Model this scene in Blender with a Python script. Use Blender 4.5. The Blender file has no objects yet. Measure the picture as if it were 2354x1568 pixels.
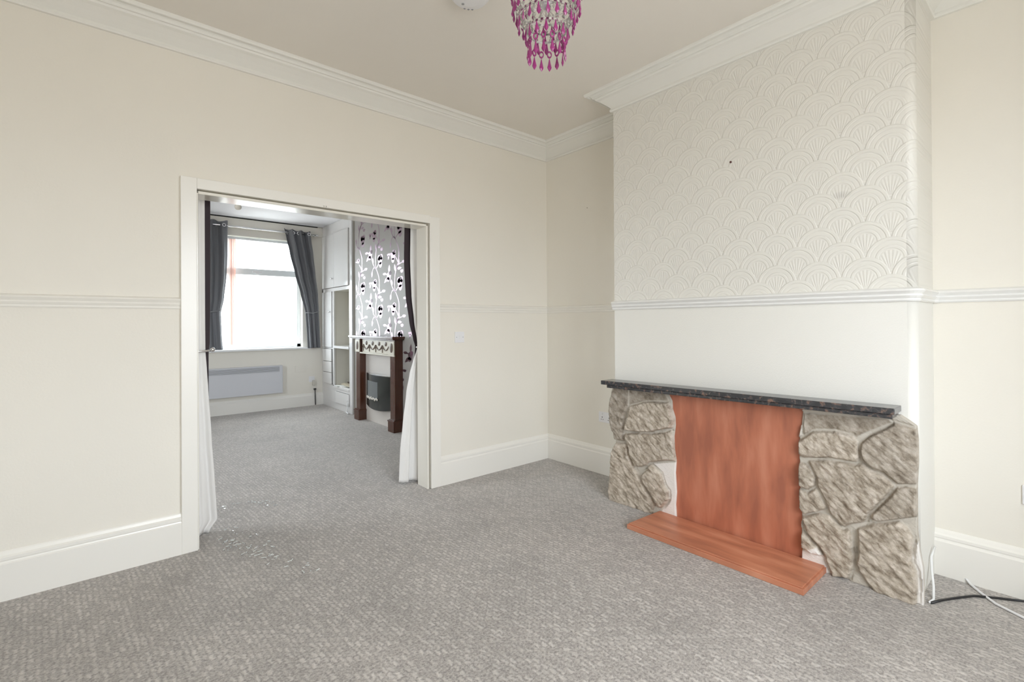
import bpy, bmesh, math, random
import numpy as np
from mathutils import Vector, Matrix, noise
PI = math.pi
random.seed(7)
SC = bpy.context.scene
COL = SC.collection

# ------------------------------------------------------------------ camera
cam_d = bpy.data.cameras.new('camera')
cam = bpy.data.objects.new('camera', cam_d); COL.objects.link(cam)
cam_d.sensor_width = 36.0
cam_d.lens = 1106.5645 / 2354 * 36.0
cam_d.shift_x = (1177 - 1199.18) / 2354
cam_d.shift_y = (738.2 - 784) / 2354
cam_d.clip_start = 0.02
yaw, pit, rol = math.radians(41.0427), math.radians(0.1972), math.radians(-0.3467)
Fv = Vector((math.sin(yaw)*math.cos(pit), math.cos(yaw)*math.cos(pit), math.sin(pit)))
Rv = Vector((math.cos(yaw), -math.sin(yaw), 0))
Uv = Rv.cross(Fv)
R2 = Rv*math.cos(rol) + Uv*math.sin(rol)
U2 = -Rv*math.sin(rol) + Uv*math.cos(rol)
M = Matrix((R2, U2, -Fv)).transposed().to_4x4()
M.translation = Vector((-3.1188, -3.2207, 1.25))
cam.matrix_world = M
SC.camera = cam

# ------------------------------------------------------------------ world, light, exposure
W = bpy.data.worlds.new('overcast_sky'); SC.world = W; W.use_nodes = True
wn = W.node_tree.nodes; wl = W.node_tree.links; wn.clear()
wo = wn.new('ShaderNodeOutputWorld'); wb = wn.new('ShaderNodeBackground')
wt = wn.new('ShaderNodeTexCoord'); ws = wn.new('ShaderNodeSeparateXYZ'); wr = wn.new('ShaderNodeValToRGB')
wl.new(wt.outputs['Generated'], ws.inputs[0]); wl.new(ws.outputs['Z'], wr.inputs[0])
wm = wn.new('ShaderNodeMapRange'); wm.inputs[1].default_value = -1; wm.inputs[2].default_value = 1
wl.new(ws.outputs['Z'], wm.inputs[0]); wl.new(wm.outputs[0], wr.inputs[0])
cr = wr.color_ramp
cr.elements[0].position = 0.47; cr.elements[0].color = (0.42, 0.42, 0.41, 1)
cr.elements[1].position = 0.53; cr.elements[1].color = (0.86, 0.93, 1.0, 1)
e = cr.elements.new(1.0); e.color = (0.95, 0.98, 1.0, 1)
wl.new(wr.outputs[0], wb.inputs[0]); wb.inputs[1].default_value = 3.0
wl.new(wb.outputs[0], wo.inputs[0])

SC.view_settings.view_transform = 'Standard'
SC.view_settings.look = 'None'
SC.view_settings.gamma = 1
SC.view_settings.use_curve_mapping = False
SC.view_settings.exposure = 2.2
SC.cycles.use_denoising = True
SC.cycles.max_bounces = 14
SC.cycles.diffuse_bounces = 10
SC.cycles.glossy_bounces = 4
SC.cycles.transmission_bounces = 8
SC.cycles.sample_clamp_indirect = 8
SC.cycles.caustics_reflective = False
SC.cycles.caustics_refractive = False

def portal(name, loc, rot, sx, sy):
    l = bpy.data.lights.new(name, 'AREA'); l.shape = 'RECTANGLE'; l.size = sx; l.size_y = sy
    l.cycles.is_portal = True
    o = bpy.data.objects.new(name, l); o.location = loc; o.rotation_euler = rot; COL.objects.link(o)
# window openings (x0, x1, z0, z1)
FRONT_WIN = (-3.15, -1.35, 0.55, 2.45); YR = -4.2      # behind the camera, in the rear wall
BACK_WIN = (-2.15, -0.82, 0.90, 2.50); YB = 4.5
ADDED_SIDE_WIN = (0.8, 1.9, 0.9, 2.2); XS = -4.1           # unseen opening added in the left wall to brighten the back room (y0, y1, z0, z1)
portal('daylight_portal_rear', ((FRONT_WIN[0]+FRONT_WIN[1])/2, YR-0.12, (FRONT_WIN[2]+FRONT_WIN[3])/2), (PI/2, 0, 0), FRONT_WIN[1]-FRONT_WIN[0], FRONT_WIN[3]-FRONT_WIN[2])
portal('daylight_portal_back', ((BACK_WIN[0]+BACK_WIN[1])/2, YB+0.16, (BACK_WIN[2]+BACK_WIN[3])/2), (-PI/2, 0, 0), BACK_WIN[1]-BACK_WIN[0], BACK_WIN[3]-BACK_WIN[2])

portal('added_portal_side', (XS-0.12, (ADDED_SIDE_WIN[0]+ADDED_SIDE_WIN[1])/2, (ADDED_SIDE_WIN[2]+ADDED_SIDE_WIN[3])/2), (PI/2, 0, -PI/2), ADDED_SIDE_WIN[1]-ADDED_SIDE_WIN[0], ADDED_SIDE_WIN[3]-ADDED_SIDE_WIN[2])  # guides sky light through the added side opening

# ------------------------------------------------------------------ materials
def new_mat(name):
    m = bpy.data.materials.new(name); m.use_nodes = True
    return m, m.node_tree.nodes, m.node_tree.links, m.node_tree.nodes['Principled BSDF']
def pmat(name, col, rough=0.6, metal=0.0, spec=0.5, bump=0.0, bscale=40, var=0.0, vscale=3, trans=0.0, sheen=0.0, coat=0.0, stretch=None, bdist=0.01):
    m, n, l, p = new_mat(name)
    p.inputs['Base Color'].default_value = (*col, 1)
    p.inputs['Roughness'].default_value = rough; p.inputs['Metallic'].default_value = metal
    p.inputs['Specular IOR Level'].default_value = spec
    p.inputs['Transmission Weight'].default_value = trans
    p.inputs['Sheen Weight'].default_value = sheen
    p.inputs['Coat Weight'].default_value = coat
    tc = n.new('ShaderNodeTexCoord'); mp = n.new('ShaderNodeMapping'); l.new(tc.outputs['Object'], mp.inputs[0])
    if stretch: mp.inputs['Scale'].default_value = stretch
    if var > 0:
        t = n.new('ShaderNodeTexNoise'); t.inputs['Scale'].default_value = vscale; t.inputs['Detail'].default_value = 5
        l.new(mp.outputs[0], t.inputs[0])
        mx = n.new('ShaderNodeMix'); mx.data_type = 'RGBA'
        mx.inputs[6].default_value = (*[c*(1-var) for c in col], 1); mx.inputs[7].default_value = (*[min(1, c*(1+var)) for c in col], 1)
        l.new(t.outputs['Fac'], mx.inputs[0]); l.new(mx.outputs[2], p.inputs['Base Color'])
    if bump > 0:
        t = n.new('ShaderNodeTexNoise'); t.inputs['Scale'].default_value = bscale; t.inputs['Detail'].default_value = 6
        l.new(mp.outputs[0], t.inputs[0])
        b = n.new('ShaderNodeBump'); b.inputs['Strength'].default_value = bump; b.inputs['Distance'].default_value = bdist
        l.new(t.outputs['Fac'], b.inputs['Height']); l.new(b.outputs[0], p.inputs['Normal'])
    return m
CREAM = (0.795, 0.766, 0.702)
m_wall = pmat('cream_wall_paint', CREAM, 0.75, bump=0.25, bscale=90, var=0.03, vscale=1.5, bdist=0.002)
m_ceil = pmat('ceiling_paint', (0.79, 0.757, 0.705), 0.8, bump=0.2, bscale=70, var=0.02, bdist=0.002)
m_ceilb = pmat('back_ceiling_paint', (0.80, 0.80, 0.83), 0.8)
m_cornice = pmat('cornice_plaster_paint', (0.80, 0.795, 0.76), 0.6, bump=0.3, bscale=25, bdist=0.003)
m_gloss = pmat('cream_gloss_woodwork', (0.83, 0.815, 0.775), 0.28, bump=0.15, bscale=15, bdist=0.002)
m_dado = pmat('dado_paint', (0.805, 0.785, 0.735), 0.4)
m_dadow = pmat('white_dado_gloss', (0.80, 0.80, 0.79), 0.25)
m_lower = pmat('chimney_lower_paint', (0.80, 0.79, 0.75), 0.7, bump=0.5, bscale=160, bdist=0.002)
m_alcr = pmat('alcove_wall_paint', (0.72, 0.70, 0.65), 0.7, bump=0.2, bscale=90, bdist=0.002)
m_white = pmat('white_gloss_paint', (0.82, 0.83, 0.84), 0.22)
m_wplast = pmat('white_plastic', (0.78, 0.78, 0.80), 0.35)
m_upvc = pmat('window_frame_plastic', (0.80, 0.84, 0.86), 0.3)
m_dark = pmat('dark_gap', (0.02, 0.02, 0.02), 0.8)
m_black = pmat('black_plastic', (0.02, 0.02, 0.022), 0.4)
m_chrome = pmat('brushed_chrome', (0.75, 0.75, 0.76), 0.18, metal=1)
m_terra = None

# carpet: flecked basket loop
def make_carpet():
    m, n, l, p = new_mat('flecked_loop_carpet')
    def math_(op, a=None, b=None, c=None):
        t = n.new('ShaderNodeMath'); t.operation = op
        for i, v in enumerate((a, b, c)):
            if v is None: continue
            if isinstance(v, (int, float)): t.inputs[i].default_value = v
            else: l.new(v, t.inputs[i])
        return t.outputs[0]
    tc = n.new('ShaderNodeTexCoord')
    br = n.new('ShaderNodeTexBrick')
    mp = n.new('ShaderNodeMapping'); l.new(tc.outputs['Object'], mp.inputs[0])
    mp.inputs['Rotation'].default_value = (0, 0, math.radians(86))
    wob = n.new('ShaderNodeTexNoise'); wob.inputs['Scale'].default_value = 55; wob.inputs['Detail'].default_value = 3; l.new(tc.outputs['Object'], wob.inputs[0])
    va = n.new('ShaderNodeVectorMath'); va.operation = 'SCALE'; va.inputs['Scale'].default_value = 0.026
    l.new(wob.outputs['Color'], va.inputs[0])
    vb = n.new('ShaderNodeVectorMath'); vb.operation = 'ADD'; l.new(mp.outputs[0], vb.inputs[0]); l.new(va.outputs[0], vb.inputs[1])
    l.new(vb.outputs[0], br.inputs['Vector'])
    br.inputs['Scale'].default_value = 1.0
    br.inputs['Brick Width'].default_value = 0.040; br.inputs['Row Height'].default_value = 0.021
    br.inputs['Mortar Size'].default_value = 0.0098; br.inputs['Mortar Smooth'].default_value = 1.0
    br.inputs['Color1'].default_value = (0, 0, 0, 1); br.inputs['Color2'].default_value = (1, 1, 1, 1); br.inputs['Mortar'].default_value = (0, 0, 0, 1)
    br.offset = 0.5
    bw_ = n.new('ShaderNodeRGBToBW'); l.new(br.outputs['Color'], bw_.inputs[0])
    fac = bw_.outputs[0]                       # raised light loops, each of its own strength
    f1 = n.new('ShaderNodeTexNoise'); f1.inputs['Scale'].default_value = 95; f1.inputs['Detail'].default_value = 5; f1.inputs['Roughness'].default_value = 0.75
    l.new(tc.outputs['Object'], f1.inputs[0])
    rp = n.new('ShaderNodeValToRGB'); l.new(f1.outputs['Fac'], rp.inputs[0])
    r = rp.color_ramp; r.elements[0].position = 0.34; r.elements[0].color = (0.150, 0.136, 0.126, 1)
    r.elements[1].position = 0.66; r.elements[1].color = (0.49, 0.452, 0.42, 1)
    e_ = r.elements.new(0.5); e_.color = (0.315, 0.290, 0.270, 1)
    mxl = n.new('ShaderNodeMix'); mxl.data_type = 'RGBA'; l.new(math_('MULTIPLY', fac, 0.6), mxl.inputs[0]); l.new(rp.outputs[0], mxl.inputs[6]); mxl.inputs[7].default_value = (0.66, 0.62, 0.58, 1)
    big = n.new('ShaderNodeTexNoise'); big.inputs['Scale'].default_value = 2.2; big.inputs['Detail'].default_value = 3; l.new(tc.outputs['Object'], big.inputs[0])
    k = n.new('ShaderNodeMapRange'); l.new(big.outputs['Fac'], k.inputs[0]); k.inputs[1].default_value = .3; k.inputs[2].default_value = .7; k.inputs[3].default_value = 0.90; k.inputs[4].default_value = 1.10
    vm = n.new('ShaderNodeVectorMath'); vm.operation = 'SCALE'
    l.new(mxl.outputs[2], vm.inputs[0]); l.new(k.outputs[0], vm.inputs['Scale'])
    l.new(vm.outputs[0], p.inputs['Base Color'])
    p.inputs['Roughness'].default_value = 0.8; p.inputs['Specular IOR Level'].default_value = 0.3
    p.inputs['Sheen Weight'].default_value = 0.4; p.inputs['Sheen Roughness'].default_value = 0.4
    h = math_('ADD', fac, math_('MULTIPLY', f1.outputs['Fac'], 1.2))
    b = n.new('ShaderNodeBump'); b.inputs['Strength'].default_value = 0.6; b.inputs['Distance'].default_value = 0.004
    l.new(h, b.inputs['Height']); l.new(b.outputs[0], p.inputs['Normal'])
    return m
m_carpet = make_carpet()

# embossed fan wallpaper (upper chimney breast): overlapping scallops in the y-z plane
def make_anaglypta():
    m, n, l, p = new_mat('embossed_fan_wallpaper')
    def mt(op, a=None, b=None, c=None):
        t = n.new('ShaderNodeMath'); t.operation = op
        for i, v in enumerate((a, b, c)):
            if v is None: continue
            if isinstance(v, (int, float)): t.inputs[i].default_value = v
            else: l.new(v, t.inputs[i])
        return t.outputs[0]
    tc = n.new('ShaderNodeTexCoord'); sx = n.new('ShaderNodeSeparateXYZ'); l.new(tc.outputs['Object'], sx.inputs[0])
    Wd, Hh, R = 0.2, 0.086, 0.1
    yy = mt('ADD', sx.outputs['Y'], 4.0 + 0.167); zz = mt('SUBTRACT', sx.outputs['Z'], 1.451 - Hh*4)
    j = mt('FLOOR', mt('DIVIDE', zz, Hh))
    def row(dj):
        jj = mt('ADD', j, float(dj))
        zc = mt('MULTIPLY', jj, Hh)
        off = mt('MULTIPLY', mt('MODULO', mt('ADD', jj, 100.0), 2.0), Wd/2)
        u = mt('SUBTRACT', yy, off)
        q = mt('SUBTRACT', u, mt('MULTIPLY', mt('ROUND', mt('DIVIDE', u, Wd)), Wd))
        dz = mt('SUBTRACT', zz, zc)
        d = mt('DIVIDE', mt('SQRT', mt('ADD', mt('MULTIPLY', q, q), mt('MULTIPLY', dz, dz))), R)
        return d, q, dz
    def sel(c, a, b):   # c ? a : b
        return mt('ADD', mt('MULTIPLY', c, a), mt('MULTIPLY', mt('SUBTRACT', 1.0, c), b))
    dl, ql, zl = row(-1); dm, qm, zm = row(0); du, qu, zu = row(1)
    inl = mt('LESS_THAN', dl, 1.0); inm = mt('LESS_THAN', dm, 1.0)
    d = sel(inl, dl, sel(inm, dm, du)); q = sel(inl, ql, sel(inm, qm, qu)); z = sel(inl, zl, sel(inm, zm, zu))
    rp = n.new('ShaderNodeValToRGB'); l.new(d, rp.inputs[0]); r = rp.color_ramp
    pts = [(0.0, 0.35), (0.40, 0.35), (0.46, 0.15), (0.50, 0.9), (0.58, 0.9), (0.62, 0.1), (0.66, 0.45), (0.78, 0.45), (0.82, 0.1), (0.86, 1.0), (0.96, 1.0), (1.0, 0.0)]
    r.elements[0].position = 0; r.elements[0].color = (pts[0][1],)*3+(1,)
    r.elements[1].position = 1; r.elements[1].color = (0, 0, 0, 1)
    for a, b in pts[1:-1]:
        e_ = r.elements.new(a); e_.color = (b, b, b, 1)
    ang = mt('ARCTAN2', q, mt('ADD', z, 0.075))
    rays = mt('MULTIPLY', mt('SINE', mt('MULTIPLY', ang, 42.0)), 0.22)
    h = mt('ADD', rp.outputs[0], mt('MULTIPLY', rays, mt('LESS_THAN', d, 0.40)))
    b = n.new('ShaderNodeBump'); b.inputs['Strength'].default_value = 0.6; b.inputs['Distance'].default_value = 0.0032
    l.new(h, b.inputs['Height']); l.new(b.outputs[0], p.inputs['Normal'])
    # grey smudge of dirt rubbed on the paper
    dy = mt('DIVIDE', mt('ADD', sx.outputs['Y'], 2.473), 0.045); dz = mt('DIVIDE', mt('SUBTRACT', sx.outputs['Z'], 1.868), 0.02)
    rr = mt('ADD', mt('MULTIPLY', dy, dy), mt('MULTIPLY', dz, dz))
    nz = n.new('ShaderNodeTexNoise'); nz.inputs['Scale'].default_value = 60; l.new(tc.outputs['Object'], nz.inputs[0])
    sm = n.new('ShaderNodeMapRange'); l.new(mt('ADD', rr, nz.outputs['Fac']), sm.inputs[0]); sm.inputs[1].default_value = 0.4; sm.inputs[2].default_value = 1.6; sm.inputs[3].default_value = 0.35; sm.inputs[4].default_value = 0
    mx = n.new('ShaderNodeMix'); mx.data_type = 'RGBA'; mx.inputs[6].default_value = (0.75, 0.735, 0.69, 1); mx.inputs[7].default_value = (0.35, 0.34, 0.32, 1)
    l.new(sm.outputs[0], mx.inputs[0]); l.new(mx.outputs[2], p.inputs['Base Color'])
    p.inputs['Roughness'].default_value = 0.45
    return m
m_fan = make_anaglypta()

def add_translucent(m, col, w):
    n, l = m.node_tree.nodes, m.node_tree.links
    p = n['Principled BSDF']; t = n.new('ShaderNodeBsdfTranslucent'); t.inputs[0].default_value = (*col, 1)
    mx = n.new('ShaderNodeMixShader'); mx.inputs[0].default_value = w
    l.new(p.outputs[0], mx.inputs[1]); l.new(t.outputs[0], mx.inputs[2]); l.new(mx.outputs[0], n['Material Output'].inputs[0])
def make_stone():
    m, n, l, p = new_mat('rough_sandstone_and_mortar')
    tc = n.new('ShaderNodeTexCoord'); mp = n.new('ShaderNodeMapping'); l.new(tc.outputs['Object'], mp.inputs[0])
    mp.inputs['Rotation'].default_value = (math.radians(-38), 0, 0)
    mp0 = mp; mp = n.new('ShaderNodeMapping'); mp.inputs['Scale'].default_value = (1, 1, 1.9); l.new(mp0.outputs[0], mp.inputs[0])
    t = n.new('ShaderNodeTexNoise'); t.inputs['Scale'].default_value = 16; t.inputs['Detail'].default_value = 8; t.inputs['Roughness'].default_value = 0.7
    l.new(mp.outputs[0], t.inputs[0])
    rp = n.new('ShaderNodeValToRGB'); l.new(t.outputs['Fac'], rp.inputs[0]); r = rp.color_ramp
    r.elements[0].position = 0.34; r.elements[0].color = (0.23, 0.185, 0.14, 1)
    r.elements[1].position = 0.66; r.elements[1].color = (0.64, 0.57, 0.495, 1)
    e_ = r.elements.new(0.48); e_.color = (0.43, 0.37, 0.30, 1)
    a1 = n.new('ShaderNodeAttribute'); a1.attribute_name = 'mortar'
    a2 = n.new('ShaderNodeAttribute'); a2.attribute_name = 'white'
    a3 = n.new('ShaderNodeAttribute'); a3.attribute_name = 'tone'
    tm = n.new('ShaderNodeVectorMath'); tm.operation = 'SCALE'; l.new(rp.outputs[0], tm.inputs[0]); l.new(a3.outputs['Fac'], tm.inputs['Scale'])
    mx = n.new('ShaderNodeMix'); mx.data_type = 'RGBA'; l.new(a1.outputs['Fac'], mx.inputs[0]); l.new(tm.outputs[0], mx.inputs[6]); mx.inputs[7].default_value = (0.52, 0.48, 0.42, 1)
    mw = n.new('ShaderNodeMix'); mw.data_type = 'RGBA'; l.new(a2.outputs['Fac'], mw.inputs[0]); l.new(mx.outputs[2], mw.inputs[6]); mw.inputs[7].default_value = (0.80, 0.77, 0.74, 1)
    l.new(mw.outputs[2], p.inputs['Base Color'])
    p.inputs['Roughness'].default_value = 0.75; p.inputs['Specular IOR Level'].default_value = 0.35
    t2 = n.new('ShaderNodeTexNoise'); t2.inputs['Scale'].default_value = 70; t2.inputs['Detail'].default_value = 6; l.new(mp.outputs[0], t2.inputs[0])
    b = n.new('ShaderNodeBump'); b.inputs['Strength'].default_value = 0.5; b.inputs['Distance'].default_value = 0.006
    ad = n.new('ShaderNodeMath'); ad.operation = 'ADD'; l.new(t.outputs['Fac'], ad.inputs[0]); l.new(t2.outputs['Fac'], ad.inputs[1])
    l.new(ad.outputs[0], b.inputs['Height']); l.new(b.outputs[0], p.inputs['Normal'])
    return m
m_stone = make_stone()

def make_granite():
    m, n, l, p = new_mat('polished_dark_granite')
    tc = n.new('ShaderNodeTexCoord')
    t = n.new('ShaderNodeTexVoronoi'); t.inputs['Scale'].default_value = 70; l.new(tc.outputs['Object'], t.inputs[0])
    t2 = n.new('ShaderNodeTexNoise'); t2.inputs['Scale'].default_value = 45; t2.inputs['Detail'].default_value = 4; l.new(tc.outputs['Object'], t2.inputs[0])
    rp = n.new('ShaderNodeValToRGB'); l.new(t2.outputs['Fac'], rp.inputs[0]); r = rp.color_ramp
    r.elements[0].position = 0.45; r.elements[0].color = (0.012, 0.014, 0.02, 1)
    r.elements[1].position = 0.68; r.elements[1].color = (0.17, 0.10, 0.075, 1)
    e_ = r.elements.new(0.55); e_.color = (0.035, 0.035, 0.042, 1)
    l.new(rp.outputs[0], p.inputs['Base Color'])
    p.inputs['Roughness'].default_value = 0.2; p.inputs['Specular IOR Level'].default_value = 1.0; p.inputs['Coat Weight'].default_value = 0.3; p.inputs['Coat Roughness'].default_value = 0.12
    return m
m_granite = make_granite()

def make_terra(name, rot, lift=1.0):
    m, n, l, p = new_mat(name)
    tc = n.new('ShaderNodeTexCoord'); mp = n.new('ShaderNodeMapping'); l.new(tc.outputs['Object'], mp.inputs[0])
    mp.inputs['Scale'].default_value = rot
    t = n.new('ShaderNodeTexNoise'); t.inputs['Scale'].default_value = 3.0; t.inputs['Detail'].default_value = 3; t.inputs['Roughness'].default_value = 0.5; t.inputs['Distortion'].default_value = 0.2
    l.new(mp.outputs[0], t.inputs[0])
    rp = n.new('ShaderNodeValToRGB'); l.new(t.outputs['Fac'], rp.inputs[0]); r = rp.color_ramp
    r.elements[0].position = 0.32; r.elements[0].color = (0.36, 0.125, 0.075, 1)
    r.elements[1].position = 0.70; r.elements[1].color = (0.56, 0.225, 0.14, 1)
    e_ = r.elements.new(0.5); e_.color = (0.47, 0.165, 0.095, 1)
    for q in r.elements: q.color = (q.color[0]*lift, q.color[1]*lift*lift, q.color[2]*lift*lift, 1)
    l.new(rp.outputs[0], p.inputs['Base Color'])
    p.inputs['Roughness'].default_value = 0.38; p.inputs['Specular IOR Level'].default_value = 0.5
    b = n.new('ShaderNodeBump'); b.inputs['Strength'].default_value = 0.35; b.inputs['Distance'].default_value = 0.004
    l.new(t.outputs['Fac'], b.inputs['Height']); l.new(b.outputs[0], p.inputs['Normal'])
    return m
m_terra_v = make_terra('brushed_terracotta_paint_panel', (1, 4.5, 1.0))
m_terra_h = make_terra('brushed_terracotta_paint_hearth', (6, 1.0, 1), 1.15)

m_pink = pmat('magenta_acrylic', (0.46, 0.055, 0.28), 0.08, trans=0.35, spec=0.6)
m_clear = pmat('clear_acrylic', (0.86, 0.85, 0.80), 0.08, trans=0.55)
m_wood = pmat('dark_mahogany', (0.085, 0.032, 0.018), 0.24, spec=0.6, var=0.35, vscale=6, stretch=(8, 8, 1))
m_carve = pmat('cream_carved_frieze', (0.66, 0.62, 0.52), 0.4)
m_carved = pmat('brown_frieze_ornament', (0.14, 0.10, 0.075), 0.5)
m_infill = pmat('cream_marble_infill', (0.70, 0.66, 0.62), 0.35)
m_wp = pmat('silver_grey_wallpaper', (0.40, 0.385, 0.365), 0.5, var=0.03)
m_vine = pmat('foil_vine_print', (0.36, 0.26, 0.31), 0.30, metal=0.9)
m_petal = pmat('plum_foil_petal', (0.26, 0.14, 0.19), 0.34, metal=0.7)
m_plum = pmat('plum_print', (0.16, 0.075, 0.11), 0.45)
m_lining = pmat('white_curtain_lining', (0.78, 0.77, 0.76), 0.8, bump=0.2, bscale=200, bdist=0.001)
m_purple = pmat('dark_plum_curtain_cloth', (0.035, 0.022, 0.028), 0.7)
m_grey = pmat('grey_curtain_cloth', (0.155, 0.16, 0.175), 0.5, bump=0.25, bscale=250, bdist=0.001, sheen=0.2)
m_heater = pmat('grey_white_enamel', (0.62, 0.63, 0.67), 0.35)
m_grille = pmat('heater_grille', (0.33, 0.34, 0.36), 0.5)
m_slat = pmat('pinkish_blind_slat', (0.86, 0.72, 0.67), 0.6, trans=0.0)
add_translucent(m_slat, (0.62, 0.34, 0.28), 0.35)
add_translucent(m_grey, (0.45, 0.46, 0.50), 0.10)
m_slatw = pmat('white_blind_slat', (0.85, 0.83, 0.80), 0.6); add_translucent(m_slatw, (0.8, 0.66, 0.62), 0.4)
m_cup = pmat('cupboard_gloss_paint', (0.74, 0.735, 0.73), 0.12, bump=0.06, bscale=6, bdist=0.002)
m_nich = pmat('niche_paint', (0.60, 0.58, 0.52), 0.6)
m_glassb = pmat('black_fire_glass', (0.022, 0.026, 0.024), 0.16, spec=0.6)
m_screen = pmat('smoked_fire_screen', (0.16, 0.175, 0.18), 0.3)
m_pebble = pmat('pale_fire_pebbles', (0.62, 0.58, 0.52), 0.6)
m_paper = pmat('white_paper', (0.75, 0.77, 0.74), 0.7)
m_papb = pmat('tan_paper', (0.42, 0.37, 0.27), 0.7)
m_papd = pmat('printed_paper', (0.30, 0.27, 0.25), 0.7)
m_glass, gn_, gl_, gp_ = new_mat('window_glass')
gt_ = gn_.new('ShaderNodeBsdfTransparent'); gt_.inputs[0].default_value = (0.96, 0.98, 0.98, 1)
gp_.inputs['Roughness'].default_value = 0.02; gp_.inputs['Base Color'].default_value = (0.9, 0.95, 0.95, 1)
gm_ = gn_.new('ShaderNodeMixShader'); gm_.inputs[0].default_value = 0.05
gl_.new(gt_.outputs[0], gm_.inputs[1]); gl_.new(gp_.outputs[0], gm_.inputs[2]); gl_.new(gm_.outputs[0], gn_['Material Output'].inputs[0])
m_bulb = pmat('bulb_white', (0.85, 0.82, 0.75), 0.3)

# ------------------------------------------------------------------ mesh helpers
def finish(name, bm, mat, parent=None, smooth=False, bevel=0.0, angle=None):
    bmesh.ops.recalc_face_normals(bm, faces=bm.faces)
    me = bpy.data.meshes.new(name); bm.to_mesh(me); bm.free()
    for m in (mat if isinstance(mat, (list, tuple)) else [mat]): me.materials.append(m)
    if smooth: me.shade_smooth()
    o = bpy.data.objects.new(name, me); COL.objects.link(o)
    if parent: o.parent = parent
    if bevel > 0:
        b = o.modifiers.new('bevel', 'BEVEL'); b.width = bevel; b.segments = 2; b.limit_method = 'ANGLE'; b.angle_limit = math.radians(50)
    return o
def box(bm, a, b, mi=0):
    x0, y0, z0 = a; x1, y1, z1 = b
    v = [bm.verts.new(p) for p in ((x0,y0,z0),(x1,y0,z0),(x1,y1,z0),(x0,y1,z0),(x0,y0,z1),(x1,y0,z1),(x1,y1,z1),(x0,y1,z1))]
    for f in ((0,1,2,3),(4,5,6,7),(0,1,5,4),(1,2,6,5),(2,3,7,6),(3,0,4,7)):
        q = bm.faces.new([v[i] for i in f]); q.material_index = mi
def boxes(name, mat, lst, parent=None, bevel=0.0):
    bm = bmesh.new()
    for a, b in lst: box(bm, a, b)
    return finish(name, bm, mat, parent, bevel=bevel)
def tube(bm, pts, r, seg=8, cap=True):
    pts = [Vector(p) for p in pts]; rings = []
    rr = r if isinstance(r, (list, tuple)) else [r]*len(pts)
    for i, p in enumerate(pts):
        t = (pts[min(i+1, len(pts)-1)] - pts[max(i-1, 0)]).normalized()
        a = t.cross(Vector((0, 0, 1)));
        if a.length < 1e-3: a = t.cross(Vector((0, 1, 0)))
        a.normalize(); b = t.cross(a)
        rings.append([bm.verts.new(p + rr[i]*(math.cos(2*PI*k/seg)*a + math.sin(2*PI*k/seg)*b)) for k in range(seg)])
    for i in range(len(rings)-1):
        for k in range(seg):
            bm.faces.new((rings[i][k], rings[i][(k+1) % seg], rings[i+1][(k+1) % seg], rings[i+1][k]))
    if cap: bm.faces.new(rings[0]); bm.faces.new(rings[-1])
def lathe(bm, prof, c, axis='z', seg=24, closed=False):
    c = Vector(c); rings = []
    for r, h in prof:
        ring = []
        for k in range(seg):
            a = 2*PI*k/seg
            if axis == 'z': v = Vector((r*math.cos(a), r*math.sin(a), h))
            elif axis == 'x': v = Vector((h, r*math.cos(a), r*math.sin(a)))
            else: v = Vector((r*math.cos(a), h, r*math.sin(a)))
            ring.append(bm.verts.new(c+v))
        rings.append(ring)
    n = len(rings)
    for i in range(n if closed else n-1):
        A, B = rings[i], rings[(i+1) % n]
        for k in range(seg): bm.faces.new((A[k], A[(k+1) % seg], B[(k+1) % seg], B[k]))
    if not closed: bm.faces.new(rings[0]); bm.faces.new(rings[-1])
def sweep(name, path, prof, mat, closed=False, parent=None, bevel=0):
    """profile (offset, z) carried along a plan path; offset goes to the right of travel"""
    P = [Vector((p[0], p[1])) for p in path]; n = len(P); bm = bmesh.new(); rings = []
    def nrm(a, b):
        d = (b-a).normalized(); return Vector((d.y, -d.x))
    for i in range(n):
        ns = []
        if closed or i > 0: ns.append(nrm(P[i-1], P[i]))
        if closed or i < n-1: ns.append(nrm(P[i], P[(i+1) % n]))
        m_ = ns[0] if len(ns) == 1 else (ns[0]+ns[1])/(1+ns[0].dot(ns[1]))
        rings.append([bm.verts.new((P[i].x+m_.x*o, P[i].y+m_.y*o, z)) for o, z in prof])
    k = len(prof)
    for i in range(n if closed else n-1):
        A, B = rings[i], rings[(i+1) % n]
        for q in range(k): bm.faces.new((A[q], A[(q+1) % k], B[(q+1) % k], B[q]))
    if not closed: bm.faces.new(rings[0]); bm.faces.new(rings[-1])
    return finish(name, bm, mat, parent, bevel=bevel)
def tag(o, label, cat, group=None):
    o['label'] = label; o['category'] = cat
    if group: o['group'] = group
    return o
def structure(o): o['kind'] = 'structure'; return o
def thing(name, loc, label, cat, group=None):
    o = bpy.data.objects.new(name, None); COL.objects.link(o); o.empty_display_size = 0.1
    o.location = loc; tag(o, label, cat, group); return o
def seat(parent):      # parts are modelled in world metres: carry them back to the thing's base
    bpy.context.view_layer.update()
    for c in parent.children: c.matrix_parent_inverse = parent.matrix_world.inverted()

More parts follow.
